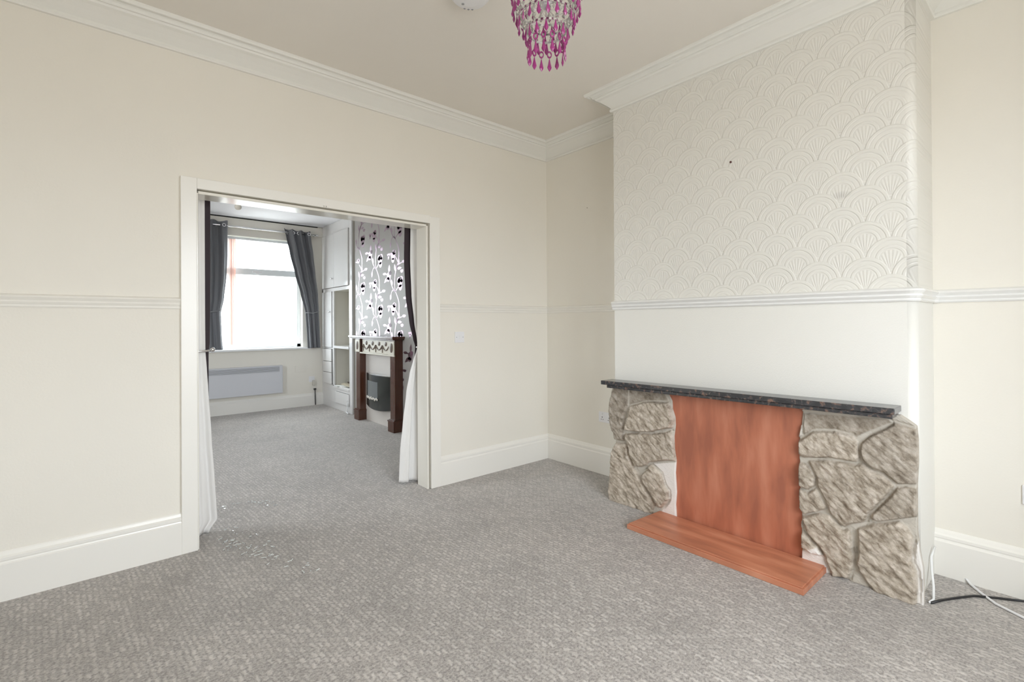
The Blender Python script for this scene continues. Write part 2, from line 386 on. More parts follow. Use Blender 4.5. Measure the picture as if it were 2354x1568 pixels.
# ------------------------------------------------------------------ the setting
ZC = 2.872; XL = -4.1; ZCB = 2.752; WT = 0.13
DX0, DX1, DZ = -2.735, -1.262, 1.987           # doorway opening
BX, BY0, BY1 = -0.377, -1.077, -2.759          # chimney breast face and sides
structure(boxes('floor', m_carpet, [((XL-.2, YR-.2, -0.1), (0.2, YB+.3, 0))]))
structure(boxes('ceiling', m_ceil, [((XL-.2, YR-.2, ZC), (0.2, WT, ZC+.1))]))
structure(boxes('ceiling_back_room', m_ceilb, [((XL-.2, WT, ZCB), (0.2, YB+.3, ZCB+.1))]))
structure(boxes('wall_back', m_wall, [((XL, 0, 0), (DX0, WT, ZC)), ((-1.250, 0, 0), (0, WT, ZC)), ((DX0, 0, 2.006), (-1.250, WT, ZC))]))
sw_ = ADDED_SIDE_WIN
structure(boxes('wall_left', m_wall, [((XL-.2, YR, 0), (XL, sw_[0], ZC)), ((XL-.2, sw_[1], 0), (XL, YB, ZC)), ((XL-.2, sw_[0], 0), (XL, sw_[1], sw_[2])), ((XL-.2, sw_[0], sw_[3]), (XL, sw_[1], ZC))]))
structure(boxes('added_fill_window', m_upvc, [((XL-.12, sw_[0], sw_[2]), (XL-.06, sw_[0]+.06, sw_[3])), ((XL-.12, sw_[1]-.06, sw_[2]), (XL-.06, sw_[1], sw_[3])), ((XL-.12, sw_[0], sw_[2]), (XL-.06, sw_[1], sw_[2]+.06)), ((XL-.12, sw_[0], sw_[3]-.06), (XL-.06, sw_[1], sw_[3]))]))  # unseen frame around the opening added to brighten the back room
fw = FRONT_WIN
structure(boxes('wall_rear', m_wall, [((XL, YR-.2, 0), (fw[0], YR, ZC)), ((fw[1], YR-.2, 0), (0, YR, ZC)), ((fw[0], YR-.2, 0), (fw[1], YR, fw[2])), ((fw[0], YR-.2, fw[3]), (fw[1], YR, ZC))]))
structure(boxes('wall_right', m_wall, [((0, YR, 0), (0.1, 0, ZC))]))
# chimney breast, right arris rounded
def breast(name, z0, z1, mat):
    r = 0.035; pts = [(0, BY0), (BX, BY0)]
    for k in range(9):
        a = PI/2*k/8; pts.append((BX+r-r*math.cos(a), BY1+r-r*math.sin(a)))
    pts.append((0, BY1))
    bm = bmesh.new()
    lo = [bm.verts.new((x, y, z0)) for x, y in pts]; hi = [bm.verts.new((x, y, z1)) for x, y in pts]
    for i in range(len(pts)-1):
        f = bm.faces.new((lo[i], lo[i+1], hi[i+1], hi[i])); f.smooth = 2 <= i <= 9
    bm.faces.new(lo); bm.faces.new(hi)
    return structure(finish(name, bm, mat))
ZD = 1.36
wc = breast('wall_chimney', ZD, ZC, m_fan)
wc2 = breast('wall_chimney_lower', 0, ZD, m_lower)
bm = bmesh.new(); lathe(bm, [(0.006, -0.002), (0.006, 0.004), (0.003, 0.006)], (BX-.003, -1.922, 2.171), 'x', 8)
finish('wall_plug', bm, pmat('brown_wall_plug', (0.10, 0.035, 0.03), 0.6), wc)
bm = bmesh.new(); lathe(bm, [(0.003, -0.002), (0.003, 0.002)], (-0.001, -0.499, 2.226), 'x', 8)
finish('screw_hole', bm, m_dark, bpy.data.objects['wall_right'])

# cornice
cprof = [(0, 2.742), (.016, 2.742), (.020, 2.750), (.018, 2.760), (.010, 2.763), (.012, 2.768), (.024, 2.780), (.046, 2.800), (.072, 2.820), (.088, 2.828), (.092, 2.838),
         (.104, 2.838), (.108, 2.850), (.116, 2.857), (.128, 2.860), (.132, 2.852), (.142, 2.853), (.148, 2.862), (.148, ZC), (0, ZC)]
room = [(XL, 0), (0, 0), (0, BY0), (BX, BY0), (BX, BY1), (0, BY1), (0, YR), (XL, YR)]
structure(sweep('trim_1', room, cprof, m_cornice, closed=True))
# skirting
sprof = [(0, 0), (.025, 0), (.025, .166), (.019, .172), (.017, .178), (.021, .184), (.021, .196), (.013, .203), (.008, .216), (.004, .222), (0, .222)]
structure(sweep('baseboard_left', [(XL, 0), (-2.797, 0)], sprof, m_gloss))
structure(sweep('baseboard_back', [(-1.165, 0), (0, 0), (0, BY0)], sprof, m_gloss))
structure(sweep('baseboard_right', [(0, BY1), (0, YR), (XL, YR), (XL, 0)], sprof, m_gloss))
# dado rails
def dprof(s=1.0, z=1.336):
    return [(0, z), (.006*s, z), (.010*s, z+.006), (.008*s, z+.014), (.012*s, z+.018), (.017*s, z+.026), (.013*s, z+.034), (.018*s, z+.040), (.024*s, z+.048), (.020*s, z+.056), (.006*s, z+.062), (0, z+.064)]
structure(sweep('trim_2', [(XL, 0), (-2.797, 0)], dprof(.8), m_dado))
structure(sweep('trim_3', [(-1.165, 0), (0, 0), (0, BY0)], dprof(.65), m_dado))
arc = [(BX+.035-.035*math.cos(PI/2*k/6), BY1+.035-.035*math.sin(PI/2*k/6)) for k in range(7)]
structure(sweep('trim_4', [(BX, BY0+.012)] + arc + [(-.02, BY1), (0, BY1-.02), (0, YR)], dprof(1.15), m_dadow))
# door lining and casing
structure(boxes('trim_5', m_gloss, [((-2.797, -.028, 0), (-2.722, 0, 2.066)), ((-1.250, -.028, 0), (-1.165, 0, 2.060)), ((-2.722, -.028, 2.006), (-1.250, 0, 2.066))], bevel=.003))
m_lin = pmat('polished_cream_lining', (0.80, 0.78, 0.72), 0.14)
structure(boxes('trim_6', m_lin, [((DX0, -.014, 0), (DX0+.02, WT+.005, DZ)), ((DX1-.014, -.014, 0), (DX1, WT+.005, DZ)),
        ((DX0+.02, -.014, DZ-.006), (DX1-.014, WT+.005, DZ+.010)), ((DX1, .03, 0), (-1.250, WT, 2.006)), ((DX0+.02, .03, DZ+.008), (DX1, WT, 2.006))], bevel=.002))
bm = bmesh.new()
for x in (-2.034, -2.020): box(bm, (x-.0015, -.0295, 2.006), (x+.0015, -.0265, 2.014)); box(bm, (x-.004, -.0295, 2.013), (x+.004, -.0265, 2.017))
finish('nail', bm, m_chrome, bpy.data.objects['trim_5'])
# rear window (behind the camera)
wmid = (fw[0]+fw[1])/2
wb_ = structure(boxes('window_2', m_upvc, [((fw[0], YR-.12, fw[2]), (fw[0]+.06, YR-.06, fw[3])), ((fw[1]-.06, YR-.12, fw[2]), (fw[1], YR-.06, fw[3])), ((fw[0], YR-.12, fw[2]), (fw[1], YR-.06, fw[2]+.06)),
    ((fw[0], YR-.12, fw[3]-.06), (fw[1], YR-.06, fw[3])), ((wmid-.03, YR-.12, fw[2]), (wmid+.03, YR-.06, fw[3]))]))

# ---- back room shell
bw = BACK_WIN
structure(boxes('wall_far', m_wall, [((XL, YB, 0), (bw[0], YB+.25, ZCB)), ((bw[1], YB, 0), (0, YB+.25, ZCB)), ((bw[0], YB, 0), (bw[1], YB+.25, bw[2])), ((bw[0], YB, bw[3]), (bw[1], YB+.25, ZCB))]))
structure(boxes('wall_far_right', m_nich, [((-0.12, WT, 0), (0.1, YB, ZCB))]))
FX = -0.50
wf = structure(boxes('wall_far_chimney', m_wp, [((FX, 1.40, 0), (-.12, 3.28, ZCB))]))
structure(sweep('baseboard_far', [(XL, YB), (-.53, YB)], [(0, 0), (.022, 0), (.022, .15), (.010, .17), (.006, .187), (0, .187)], m_gloss))
structure(boxes('trim_7', m_wall, [((XL, YB-.03, 2.60), (-.53, YB, 2.735))]))
structure(boxes('dark_line_far', m_dark, [((XL, YB-.022, 2.735), (-.60, YB, ZCB))]))  # black strip standing in for the dark gap line between wall and ceiling
# window_1
w1 = structure(boxes('window_1', m_upvc, [((bw[0], YB+.10, bw[2]), (bw[0]+.06, YB+.16, bw[3])), ((bw[1]-.055, YB+.10, bw[2]), (bw[1], YB+.16, bw[3])), ((bw[0], YB+.10, bw[2]), (bw[1], YB+.16, bw[2]+.055)),
    ((bw[0], YB+.10, bw[3]-.05), (bw[1], YB+.16, bw[3])), ((bw[0]+.06, YB+.09, 1.965), (bw[1]-.055, YB+.16, 2.055))], bevel=.004))
boxes('window_sill', m_white, [((bw[0]-.06, YB-.07, .872), (bw[1]+.10, YB, .90)), ((bw[0], YB, .872), (bw[1], YB+.10, .905))], w1, bevel=.004)
boxes('window_handle', m_wplast, [((-1.48, YB+.075, 2.00), (-1.36, YB+.09, 2.02)), ((-1.44, YB+.07, 1.985), (-1.40, YB+.09, 2.03))], w1)
boxes('pane', m_glass, [((bw[0]+.06, YB+.125, bw[2]+.055), (bw[1]-.055, YB+.129, 1.965)), ((bw[0]+.06, YB+.125, 2.055), (bw[1]-.055, YB+.129, bw[3]-.05))], w1)

# ------------------------------------------------------------------ stone fireplace
fp = thing('stone_fireplace', (BX, -1.92, 0), 'rough stone fireplace with dark granite mantel shelf and boarded terracotta opening on the chimney breast', 'fireplace')
STL = {
'L0':[(-1.227,0.790),(-1.494,0.790),(-1.532,0.754),(-1.440,0.743),(-1.335,0.725),(-1.250,0.698),(-1.226,0.686)],
'L1':[(-1.092,0.791),(-1.216,0.796),(-1.215,0.688),(-1.202,0.651),(-1.175,0.575),(-1.180,0.489),(-1.178,0.445),(-1.183,0.431),(-1.115,0.430),(-1.064,0.530),(-1.047,0.624),(-1.057,0.714)],
'L2':[(-1.237,0.684),(-1.343,0.722),(-1.440,0.737),(-1.532,0.742),(-1.547,0.703),(-1.568,0.633),(-1.552,0.581),(-1.438,0.546),(-1.414,0.533),(-1.283,0.514),(-1.186,0.510),(-1.206,0.579),(-1.226,0.639)],
'L3':[(-1.196,0.488),(-1.308,0.509),(-1.406,0.523),(-1.500,0.543),(-1.549,0.568),(-1.556,0.499),(-1.572,0.423),(-1.570,0.377),(-1.499,0.365),(-1.389,0.333),(-1.364,0.305),(-1.319,0.283),(-1.281,0.280),(-1.256,0.317),(-1.235,0.369),(-1.222,0.424),(-1.200,0.456)],
'L4':[(-1.115,0.412),(-1.191,0.422),(-1.222,0.395),(-1.230,0.340),(-1.260,0.282),(-1.297,0.234),(-1.314,0.196),(-1.355,0.144),(-1.403,0.101),(-1.430,0.064),(-1.418,0.030),(-1.40,-0.02),(-1.236,-0.02),(-1.055,-0.02),(-1.045,0.066),(-1.061,0.144),(-1.067,0.249),(-1.079,0.340)],
'L5':[(-1.405,0.317),(-1.475,0.276),(-1.497,0.207),(-1.527,0.181),(-1.527,0.128),(-1.496,0.080),(-1.473,0.053),(-1.434,0.082),(-1.387,0.145),(-1.339,0.188),(-1.327,0.234),(-1.372,0.283),(-1.376,0.308)]}
WHL = [[(-1.405,0.328),(-1.59,0.373),(-1.60,-0.02),(-1.44,-0.02),(-1.47,0.03),(-1.527,0.121),(-1.527,0.181),(-1.497,0.207),(-1.479,0.276)]]
STR = {
'R0':[(-2.307,0.779),(-2.660,0.800),(-2.670,0.784),(-2.609,0.750),(-2.557,0.712),(-2.536,0.694),(-2.509,0.715),(-2.448,0.721),(-2.349,0.704),(-2.306,0.669)],
'R1':[(-2.306,0.657),(-2.349,0.694),(-2.454,0.712),(-2.520,0.704),(-2.541,0.679),(-2.550,0.612),(-2.535,0.577),(-2.470,0.576),(-2.419,0.573),(-2.308,0.549),(-2.280,0.565),(-2.278,0.633)],
'R2':[(-2.684,0.789),(-2.722,0.780),(-2.770,0.769),(-2.774,0.696),(-2.769,0.526),(-2.692,0.512),(-2.668,0.528),(-2.643,0.549),(-2.608,0.556),(-2.577,0.577),(-2.554,0.594),(-2.549,0.637),(-2.557,0.676),(-2.599,0.721),(-2.650,0.757)],
'R3':[(-2.326,0.539),(-2.407,0.558),(-2.470,0.568),(-2.530,0.564),(-2.556,0.576),(-2.598,0.554),(-2.638,0.545),(-2.668,0.522),(-2.681,0.502),(-2.647,0.438),(-2.607,0.378),(-2.578,0.338),(-2.565,0.303),(-2.512,0.274),(-2.484,0.253),(-2.456,0.276),(-2.425,0.299),(-2.411,0.341),(-2.388,0.387),(-2.365,0.421),(-2.368,0.462),(-2.347,0.503)],
'R4':[(-2.286,0.522),(-2.320,0.524),(-2.347,0.493),(-2.362,0.460),(-2.358,0.420),(-2.325,0.391),(-2.281,0.402),(-2.280,0.450)],
'R5':[(-2.281,0.390),(-2.325,0.381),(-2.363,0.409),(-2.383,0.373),(-2.411,0.322),(-2.376,0.296),(-2.309,0.263),(-2.279,0.300)],
'R6':[(-2.684,0.493),(-2.720,0.508),(-2.764,0.510),(-2.763,0.385),(-2.695,0.352),(-2.617,0.318),(-2.586,0.328),(-2.591,0.348),(-2.642,0.424)],
'R7':[(-2.296,0.250),(-2.376,0.290),(-2.422,0.290),(-2.451,0.267),(-2.478,0.243),(-2.511,0.252),(-2.516,0.200),(-2.511,0.153),(-2.520,0.112),(-2.521,0.07),(-2.499,0.01),(-2.432,-0.01),(-2.403,0.069),(-2.369,0.130),(-2.315,0.179)],
'R8':[(-2.538,0.263),(-2.596,0.304),(-2.695,0.346),(-2.728,0.330),(-2.747,0.295),(-2.739,0.234),(-2.739,0.181),(-2.755,0.146),(-2.761,0.084),(-2.756,-0.02),(-2.693,-0.02),(-2.604,-0.01),(-2.542,0.064),(-2.529,0.097),(-2.540,0.151)],
'R9':[(-2.295,0.176),(-2.369,0.123),(-2.398,0.080),(-2.350,0.073),(-2.292,0.090)]}
WHR = [[(-2.744,0.265),(-2.80,0.30),(-2.80,-0.02),(-2.759,-0.02),(-2.757,0.147),(-2.739,0.193)], [(-2.27,0.055),(-2.363,0.118),(-2.398,0.074),(-2.426,-0.01),(-2.27,-0.02)]]
def sdist(poly, Y, Z):
    P = np.array(poly); Q = np.roll(P, -1, 0); best = np.full(Y.shape, 9.0); ins = np.zeros(Y.shape, bool)
    for (ay, az), (by, bz) in zip(P, Q):
        dy, dz = by-ay, bz-az; t = np.clip(((Y-ay)*dy+(Z-az)*dz)/(dy*dy+dz*dz+1e-12), 0, 1)
        best = np.minimum(best, np.hypot(Y-ay-t*dy, Z-az-t*dz))
        c = ((az > Z) != (bz > Z)) & (Y < (by-ay)*(Z-az)/(bz-az+1e-12)+ay); ins ^= c
    return np.where(ins, best, -best)
def pier(name, stones, whites, edge_a, edge_b, ztop, seed):
    nz, ny = 170, 112
    rnd = random.Random(seed)
    za = np.array([e_[0] for e_ in edge_a]); ya = np.array([e_[1] for e_ in edge_a]); zb = np.array([e_[0] for e_ in edge_b]); yb = np.array([e_[1] for e_ in edge_b])
    u = np.linspace(0, 1, ny); v = np.linspace(0, 1, nz)
    U, V = np.meshgrid(u, v)
    A = np.interp(V*.8, za, ya); B = np.interp(V*.8, zb, yb); Y = A+(B-A)*U
    zt = ztop[0]+(ztop[1]-ztop[0])*U; Z = V*zt
    n1 = np.array([[noise.noise(Vector((a*11, b*11, seed))) for a, b in zip(ra, rb)] for ra, rb in zip(Y, Z)])
    # chiselled grain, running down to the right of the face
    ca, sa = math.cos(math.radians(38)), math.sin(math.radians(38))
    s1 = np.array([[noise.fractal(Vector(((a*ca+b*sa)*18, (-a*sa+b*ca)*46, seed)), 0.75, 2.2, 5) for a, b in zip(ra, rb)] for ra, rb in zip(Y, Z)])
    Yw = Y+.004*n1; Zw = Z+.004*np.roll(n1, 7, 0)
    H = .014*np.ones_like(Y)+.003*n1; mort = np.ones_like(Y); tone = np.ones_like(Y); gap = np.zeros_like(Y)
    for k, poly in stones.items():
        d = sdist(poly, Yw, Zw)
        w = np.clip(d/.010, 0, 1); w = w*w*(3-2*w)
        c = np.mean(poly, 0); ty, tz = rnd.uniform(-.09, .09), rnd.uniform(-.10, .05); rise = rnd.uniform(.030, .044)
        h = rise+ty*(Y-c[0])+tz*(Z-c[1])+.0075*s1+.004*n1
        if k in ('L0', 'R0'): h = .012+.002*s1
        H = H*(1-w)+np.maximum(h, .006)*w
        mort = np.minimum(mort, 1-np.clip(d/.006+.4, 0, 1))
        tone = np.where(d > 0, {'L1': .72, 'L0': .75, 'R2': .78, 'R6': .8, 'R0': .8, 'R4': .9}.get(k, rnd.uniform(.92, 1.06)), tone)
        gap = np.where((d > -.012) & (d < 0), 1, gap)
    H -= .016*gap*np.clip(n1+.35, 0, 1)
    wh = np.zeros_like(Y)
    for poly in whites: wh = np.maximum(wh, np.clip(sdist(poly, Yw, Zw)/.004, 0, 1))
    X = -.400-H
    bm = bmesh.new()
    lm = bm.verts.layers.float.new('mortar'); lw = bm.verts.layers.float.new('white'); lt = bm.verts.layers.float.new('tone')
    g = []
    for i in range(nz):
        row = []
        for j in range(ny):
            vv = bm.verts.new((X[i, j], Y[i, j], Z[i, j])); vv[lm] = float(mort[i, j]); vv[lw] = float(wh[i, j]); vv[lt] = float(tone[i, j]); row.append(vv)
        g.append(row)
    for i in range(nz-1):
        for j in range(ny-1): bm.faces.new((g[i][j], g[i][j+1], g[i+1][j+1], g[i+1][j]))
    # sides back to the wall
    def side(edge):
        back = []
        for vv in edge:
            b = bm.verts.new((BX+.002, vv.co.y, vv.co.z)); b[lm] = .5; b[lt] = .9; back.append(b)
        for a in range(len(edge)-1): bm.faces.new((edge[a], edge[a+1], back[a+1], back[a]))
    side([r_[0] for r_ in g]); side([r_[-1] for r_ in g]); side(g[-1]); side(g[0])
    return finish(name, bm, m_stone, fp, smooth=True)
eA = [(0, -1.052), (.07, -1.045), (.14, -1.060), (.25, -1.067), (.34, -1.080), (.41, -1.105), (.43, -1.108), (.5, -1.075), (.57, -1.055), (.63, -1.049), (.70, -1.058), (.73, -1.068), (.76, -1.068), (.8, -1.085)]
eB = [(0, -1.572), (.1, -1.566), (.18, -1.573), (.3, -1.566), (.38, -1.572), (.45, -1.560), (.53, -1.558), (.6, -1.568), (.65, -1.566), (.70, -1.548), (.75, -1.545), (.8, -1.515)]
pier('stone_pier', STL, WHL, eA, eB, (.796, .800), 3)
eC = [(0, -2.292), (.08, -2.296), (.2, -2.292), (.28, -2.294), (.36, -2.288), (.42, -2.286), (.5, -2.290), (.56, -2.284), (.6, -2.290), (.65, -2.284), (.70, -2.295), (.8, -2.303)]
eD = [(0, -2.778), (.15, -2.776), (.22, -2.765), (.3, -2.757), (.5, -2.757), (.6, -2.762), (.7, -2.762), (.76, -2.757), (.78, -2.730), (.8, -2.700)]
pier('stone_pier', STR, WHR, eC, eD, (.808, .822), 11)
# mantel: polished slab on a thinner under-slab
def slab(name, x0, x1, ya, yb, za, zb, th, mat, bev=.003):
    bm = bmesh.new()
    v = [bm.verts.new(p) for p in ((x0, ya, za-th), (x1, ya, za-th), (x1, yb, zb-th), (x0, yb, zb-th), (x0, ya, za), (x1, ya, za), (x1, yb, zb), (x0, yb, zb))]
    for f in ((0,1,2,3),(4,5,6,7),(0,1,5,4),(1,2,6,5),(2,3,7,6),(3,0,4,7)): bm.faces.new([v[i] for i in f])
    return finish(name, bm, mat, fp, bevel=bev)
slab('mantel_shelf', -.502, BX+.001, -1.050, -2.700, .845, .863, .028, m_granite)
slab('under_shelf', -.490, BX+.001, -1.092, -2.690, .817, .834, .020, m_granite)
boxes('infill_panel', m_terra_v, [((-.396, -2.31, 0), (-.380, -1.50, .815))], fp)
bm = bmesh.new()
hp = [(-.728, -1.433), (-.720, -2.404), (-.405, -2.404), (-.405, -1.450)]
for (i0, z0_, z1_) in ((0, 0, .027), (.008, .027, .034)):
    lo = []; hi = []
    cx_ = sum(p[0] for p in hp)/4; cy_ = sum(p[1] for p in hp)/4
    for x, y in hp:
        sx = i0 if x < cx_ else -i0; sy = i0 if y < cy_ else -i0
        lo.append(bm.verts.new((x+sx, y+sy, z0_))); hi.append(bm.verts.new((x+sx, y+sy, z1_)))
    bm.faces.new(lo); bm.faces.new(hi)
    for i in range(4): bm.faces.new((lo[i], lo[(i+1) % 4], hi[(i+1) % 4], hi[i]))
finish('hearth_slab', bm, m_terra_h, fp, bevel=.002)
seat(fp)

# ------------------------------------------------------------------ chandelier
CH = Vector((-1.864, -1.931, 0))
ch = thing('chandelier', (CH.x, CH.y, 2.225), 'round tiered chandelier with magenta teardrop crystals hanging from the ceiling', 'chandelier')
tiers = [(2.500, .128, 26), (2.437, .122, 24), (2.388, .104, 20), (2.340, .076, 14)]
bm = bmesh.new()
for z, r, n_ in tiers:
    lathe(bm, [(r-.002, -.004), (r+.002, -.004), (r+.002, .004), (r-.002, .004)], (CH.x, CH.y, z), seg=48, closed=True)
for z, r, n_ in tiers[:3]:
    for a in range(4):
        t_ = a*PI/2+.4; tube(bm, [(CH.x, CH.y, z), (CH.x+r*math.cos(t_), CH.y+r*math.sin(t_), z)], .0015, 6)
tube(bm, [(CH.x, CH.y, 2.34), (CH.x, CH.y, 2.84)], .004, 8)
finish('frame', bm, m_chrome, ch)
bm = bmesh.new(); lathe(bm, [(.05, 0), (.05, .01), (.03, .035), (.008, .04)], (CH.x, CH.y, ZC-.04)); 
for v in bm.verts: v.co.z = 2*(ZC-.02)-v.co.z
finish('ceiling_rose', bm, m_wplast, ch)
bm = bmesh.new(); lathe(bm, [(.018, 0), (.026, .02), (.022, .05), (.012, .06)], (CH.x, CH.y, 2.43)); finish('lamp_holder', bm, m_wplast, ch)
def drop_mesh(L, w):
    bm = bmesh.new()
    lathe(bm, [(.0010, 0), (w*.50, -L*.35), (w, -L*.70), (w*.80, -L*.80), (.0008, -L)], (0, 0, 0), seg=6)
    for v in bm.verts: v.co.x *= .55
    return bm
d0 = finish('crystal_drop', drop_mesh(.045, .0092), m_pink, ch); d0.location = (CH.x, CH.y, 2.3)
first = True
for ti, (z, r, n_) in enumerate(tiers):
    for k in range(n_):
        a = 2*PI*k/n_+ti*.11
        o = d0 if first else d0.copy()
        if not first: COL.objects.link(o); o.parent = ch
        first = False
        o.location = (CH.x+(r+.003)*math.cos(a), CH.y+(r+.003)*math.sin(a), z-.002)
        o.rotation_euler = (random.uniform(-.06, .06), random.uniform(-.06, .06), a+random.uniform(-.5, .5))
# bottom tier: ring bead then longer teardrop
bm = bmesh.new(); lathe(bm, [(.006, -.002), (.0098, -.002), (.0098, .002), (.006, .002)], (0, 0, 0), 'x', seg=12, closed=True)
bead = finish('ring_bead', bm, m_pink, ch)
bd = finish('long_drop', drop_mesh(.052, .0095), m_pink, ch)
for k in range(14):
    a = 2*PI*k/14+.2
    p = Vector((CH.x+.070*math.cos(a), CH.y+.070*math.sin(a), 0))
    o1 = bead if k == 0 else bead.copy(); o2 = bd if k == 0 else bd.copy()
    if k: COL.objects.link(o1); COL.objects.link(o2); o1.parent = ch; o2.parent = ch
    o1.location = (p.x, p.y, 2.289); o1.rotation_euler = (0, 0, a+.4*math.sin(k*2.1)); o1.scale = (1, 1, 1.4)
    o2.location = (p.x, p.y, 2.276); o2.rotation_euler = (0, 0, a+.6*math.sin(k*1.3))
# clear acrylic facets strung between the tiers
bm = bmesh.new()
for (z0_, r0), (z1_, r1), n_ in (((2.500, .118), (2.437, .104), 22), ((2.437, .112), (2.388, .092), 20), ((2.388, .094), (2.340, .068), 16), ((2.53, .06), (2.40, .05), 12)):
    for k in range(n_):
        a = 2*PI*(k+.5)/n_
        for s in range(3):
            t_ = (s+.5)/3; r = r0+(r1-r0)*t_; z = z0_+(z1_-z0_)*t_
            c = Vector((CH.x+r*math.cos(a), CH.y+r*math.sin(a), z))
            lathe(bm, [(.0008, -.009), (.0055, 0), (.0008, .009)], c, seg=6)
o = finish('clear_beads', bm, m_clear, ch); o['kind'] = 'stuff'
seat_skip = ch
bpy.context.view_layer.update()
for c in ch.children: c.matrix_parent_inverse = ch.matrix_world.inverted()

# smoke alarm beyond the top edge
SX, SY = -1.76, -1.288
sa_ = thing('smoke_alarm', (SX, SY, ZC-.04), 'white round smoke alarm on the ceiling, cut by the top edge beside the chandelier', 'smoke alarm')
bm = bmesh.new(); lathe(bm, [(.050, -.042), (.082, -.036), (.096, -.022), (.100, -.006), (.100, 0)], (SX, SY, ZC), seg=40)
finish('body', bm, m_wplast, sa_, smooth=False)
bm = bmesh.new(); lathe(bm, [(.007, -.004), (.007, .002)], (SX-.01, SY+.045, ZC-.040), seg=12); finish('test_button', bm, m_grille, sa_)
bm = bmesh.new()
for k in range(3):
    a = .8+.25*k; c = (SX+.078*math.cos(a), SY+.078*math.sin(a))
    box(bm, (c[0]-.004, c[1]-.004, ZC-.039), (c[0]+.004, c[1]+.004, ZC-.03))
finish('vent', bm, m_grille, sa_)
seat(sa_)

# ------------------------------------------------------------------ switch and sockets
def plate(name, c, w, h, axis, label, cat, build):
    t = thing(name, c, label, cat)
    x, y, z = c
    if axis == 'y': a, b = (x-w/2, y-.009, z-h/2), (x+w/2, y+.001, z+h/2)
    else: a, b = (x-.009, y-w/2, z-h/2), (x+.001, y+w/2, z+h/2)
    boxes('face_plate', m_wplast, [(a, b)], t, bevel=.003); build(t); seat(t); return t
def sw(t):
    boxes('rocker', m_white, [((-.976-.006, -.014, 1.138-.012), (-.976+.006, -.008, 1.138+.012))], t, bevel=.001)
    for s in (-1, 1):
        bm = bmesh.new(); lathe(bm, [(.0035, -.0005), (.0035, .001)], (-.976+s*.030, -.0095, 1.138), 'y', seg=10)
        finish('screw', bm, m_grille, t)
plate('light_switch', (-.976, 0, 1.138), .086, .086, 'y', 'square white light switch on the cream wall right of the doorway', 'light switch', sw)
def sock(yc, zc, n_=2):
    def f(t):
        for s in ((-1, 1) if n_ == 2 else (0,)):
            bm = bmesh.new(); c = yc+s*.036
            box(bm, (-.0098, c-.003, zc-.006), (-.0085, c+.003, zc+.004)); box(bm, (-.0098, c-.013, zc-.022), (-.0085, c-.006, zc-.017)); box(bm, (-.0098, c+.006, zc-.022), (-.0085, c+.013, zc-.017))
            finish('socket_holes', bm, m_dark, t)
            boxes('rocker', m_white, [((-.013, c-.005, zc+.018), (-.008, c+.005, zc+.034))], t)
    return f
plate('wall_socket', (0, -.690, .468), .146, .086, 'x', 'white double socket low on the alcove wall, half hidden by the left stone pier', 'socket', sock(-.690, .468))
plate('wall_socket', (0, -3.134, .465), .146, .086, 'x', 'pale socket at the far right edge beyond the chimney breast', 'socket', sock(-3.134, .465))

# ------------------------------------------------------------------ cables
bm = bmesh.new()
tube(bm, [(-.012, -2.865, .06), (-.020, -2.872, .02), (-.040, -2.890, .007), (-.10, -2.93, .006), (-.172, -2.987, .006), (-.223, -3.074, .006), (-.30, -3.20, .006), (-.42, -3.36, .006)], .0055, 8)
tag(finish('cable', bm, m_wplast, smooth=True), 'white flex trailing over the carpet from the right-hand skirting', 'cable')
bm = bmesh.new()
tube(bm, [(-.372, -2.797, .006), (-.30, -2.83, .006), (-.23, -2.87, .006), (-.157, -2.915, .006), (-.10, -2.99, .006), (-.05, -3.066, .006), (-.035, -3.16, .006), (-.03, -3.5, .006)], .005, 8)
tag(finish('cable', bm, m_black, smooth=True), 'thin dark line for the gap at the carpet edge below the right-hand skirting', 'cable')  # dark tube added to stand in for the gap at the carpet edge
bm = bmesh.new()
tube(bm, [(-.10, -2.772, .16), (-.16, -2.768, .13), (-.20, -2.775, .08), (-.26, -2.79, .035), (-.33, -2.80, .006), (-.372, -2.792, .006)], .005, 8)
tag(finish('cable', bm, m_white, smooth=True), 'short white cable curling down the corner of the chimney breast', 'cable')

# ------------------------------------------------------------------ cloth
def interp(tbl, z):
    tbl = sorted(tbl)
    if z <= tbl[0][0]: return tbl[0][1:]
    for a, b in zip(tbl, tbl[1:]):
        if z <= b[0]:
            t_ = (z-a[0])/(b[0]-a[0]); t_ = t_*t_*(3-2*t_)*.4+t_*.6
            return tuple(a[i]+(b[i]-a[i])*t_ for i in range(1, len(a)))
    return tbl[-1][1:]
def cloth(name, tbl, y0, folds, amp, mat, parent=None, nz=90, nx=70, th=.002, phase=0, yoff=None):
    """tbl rows: (z, x_left, x_right[, fold scale])"""
    bm = bmesh.new(); zs = [r_[0] for r_ in tbl]; z0_, z1_ = min(zs), max(zs); g = []
    for i in range(nz+1):
        z = z0_+(z1_-z0_)*i/nz; r_ = interp(tbl, z); xl, xr = r_[0], r_[1]; fs = r_[2] if len(r_) > 2 else 1
        row = []
        for j in range(nx+1):
            u = j/nx
            x = xl+(xr-xl)*u
            f = math.sin(2*PI*folds*u+phase+.5*math.sin(z*1.7))+.35*math.sin(2*PI*folds*2.3*u+z*.8+phase)
            y = y0+amp*fs*f+(yoff(z, u) if yoff else 0)
            row.append(bm.verts.new((x, y, z)))
        g.append(row)
    for i in range(nz):
        for j in range(nx): bm.faces.new((g[i][j], g[i][j+1], g[i+1][j+1], g[i+1][j]))
    o = finish(name, bm, mat, parent, smooth=True)
    s = o.modifiers.new('solid', 'SOLIDIFY'); s.thickness = th; s.offset = 0
    return o
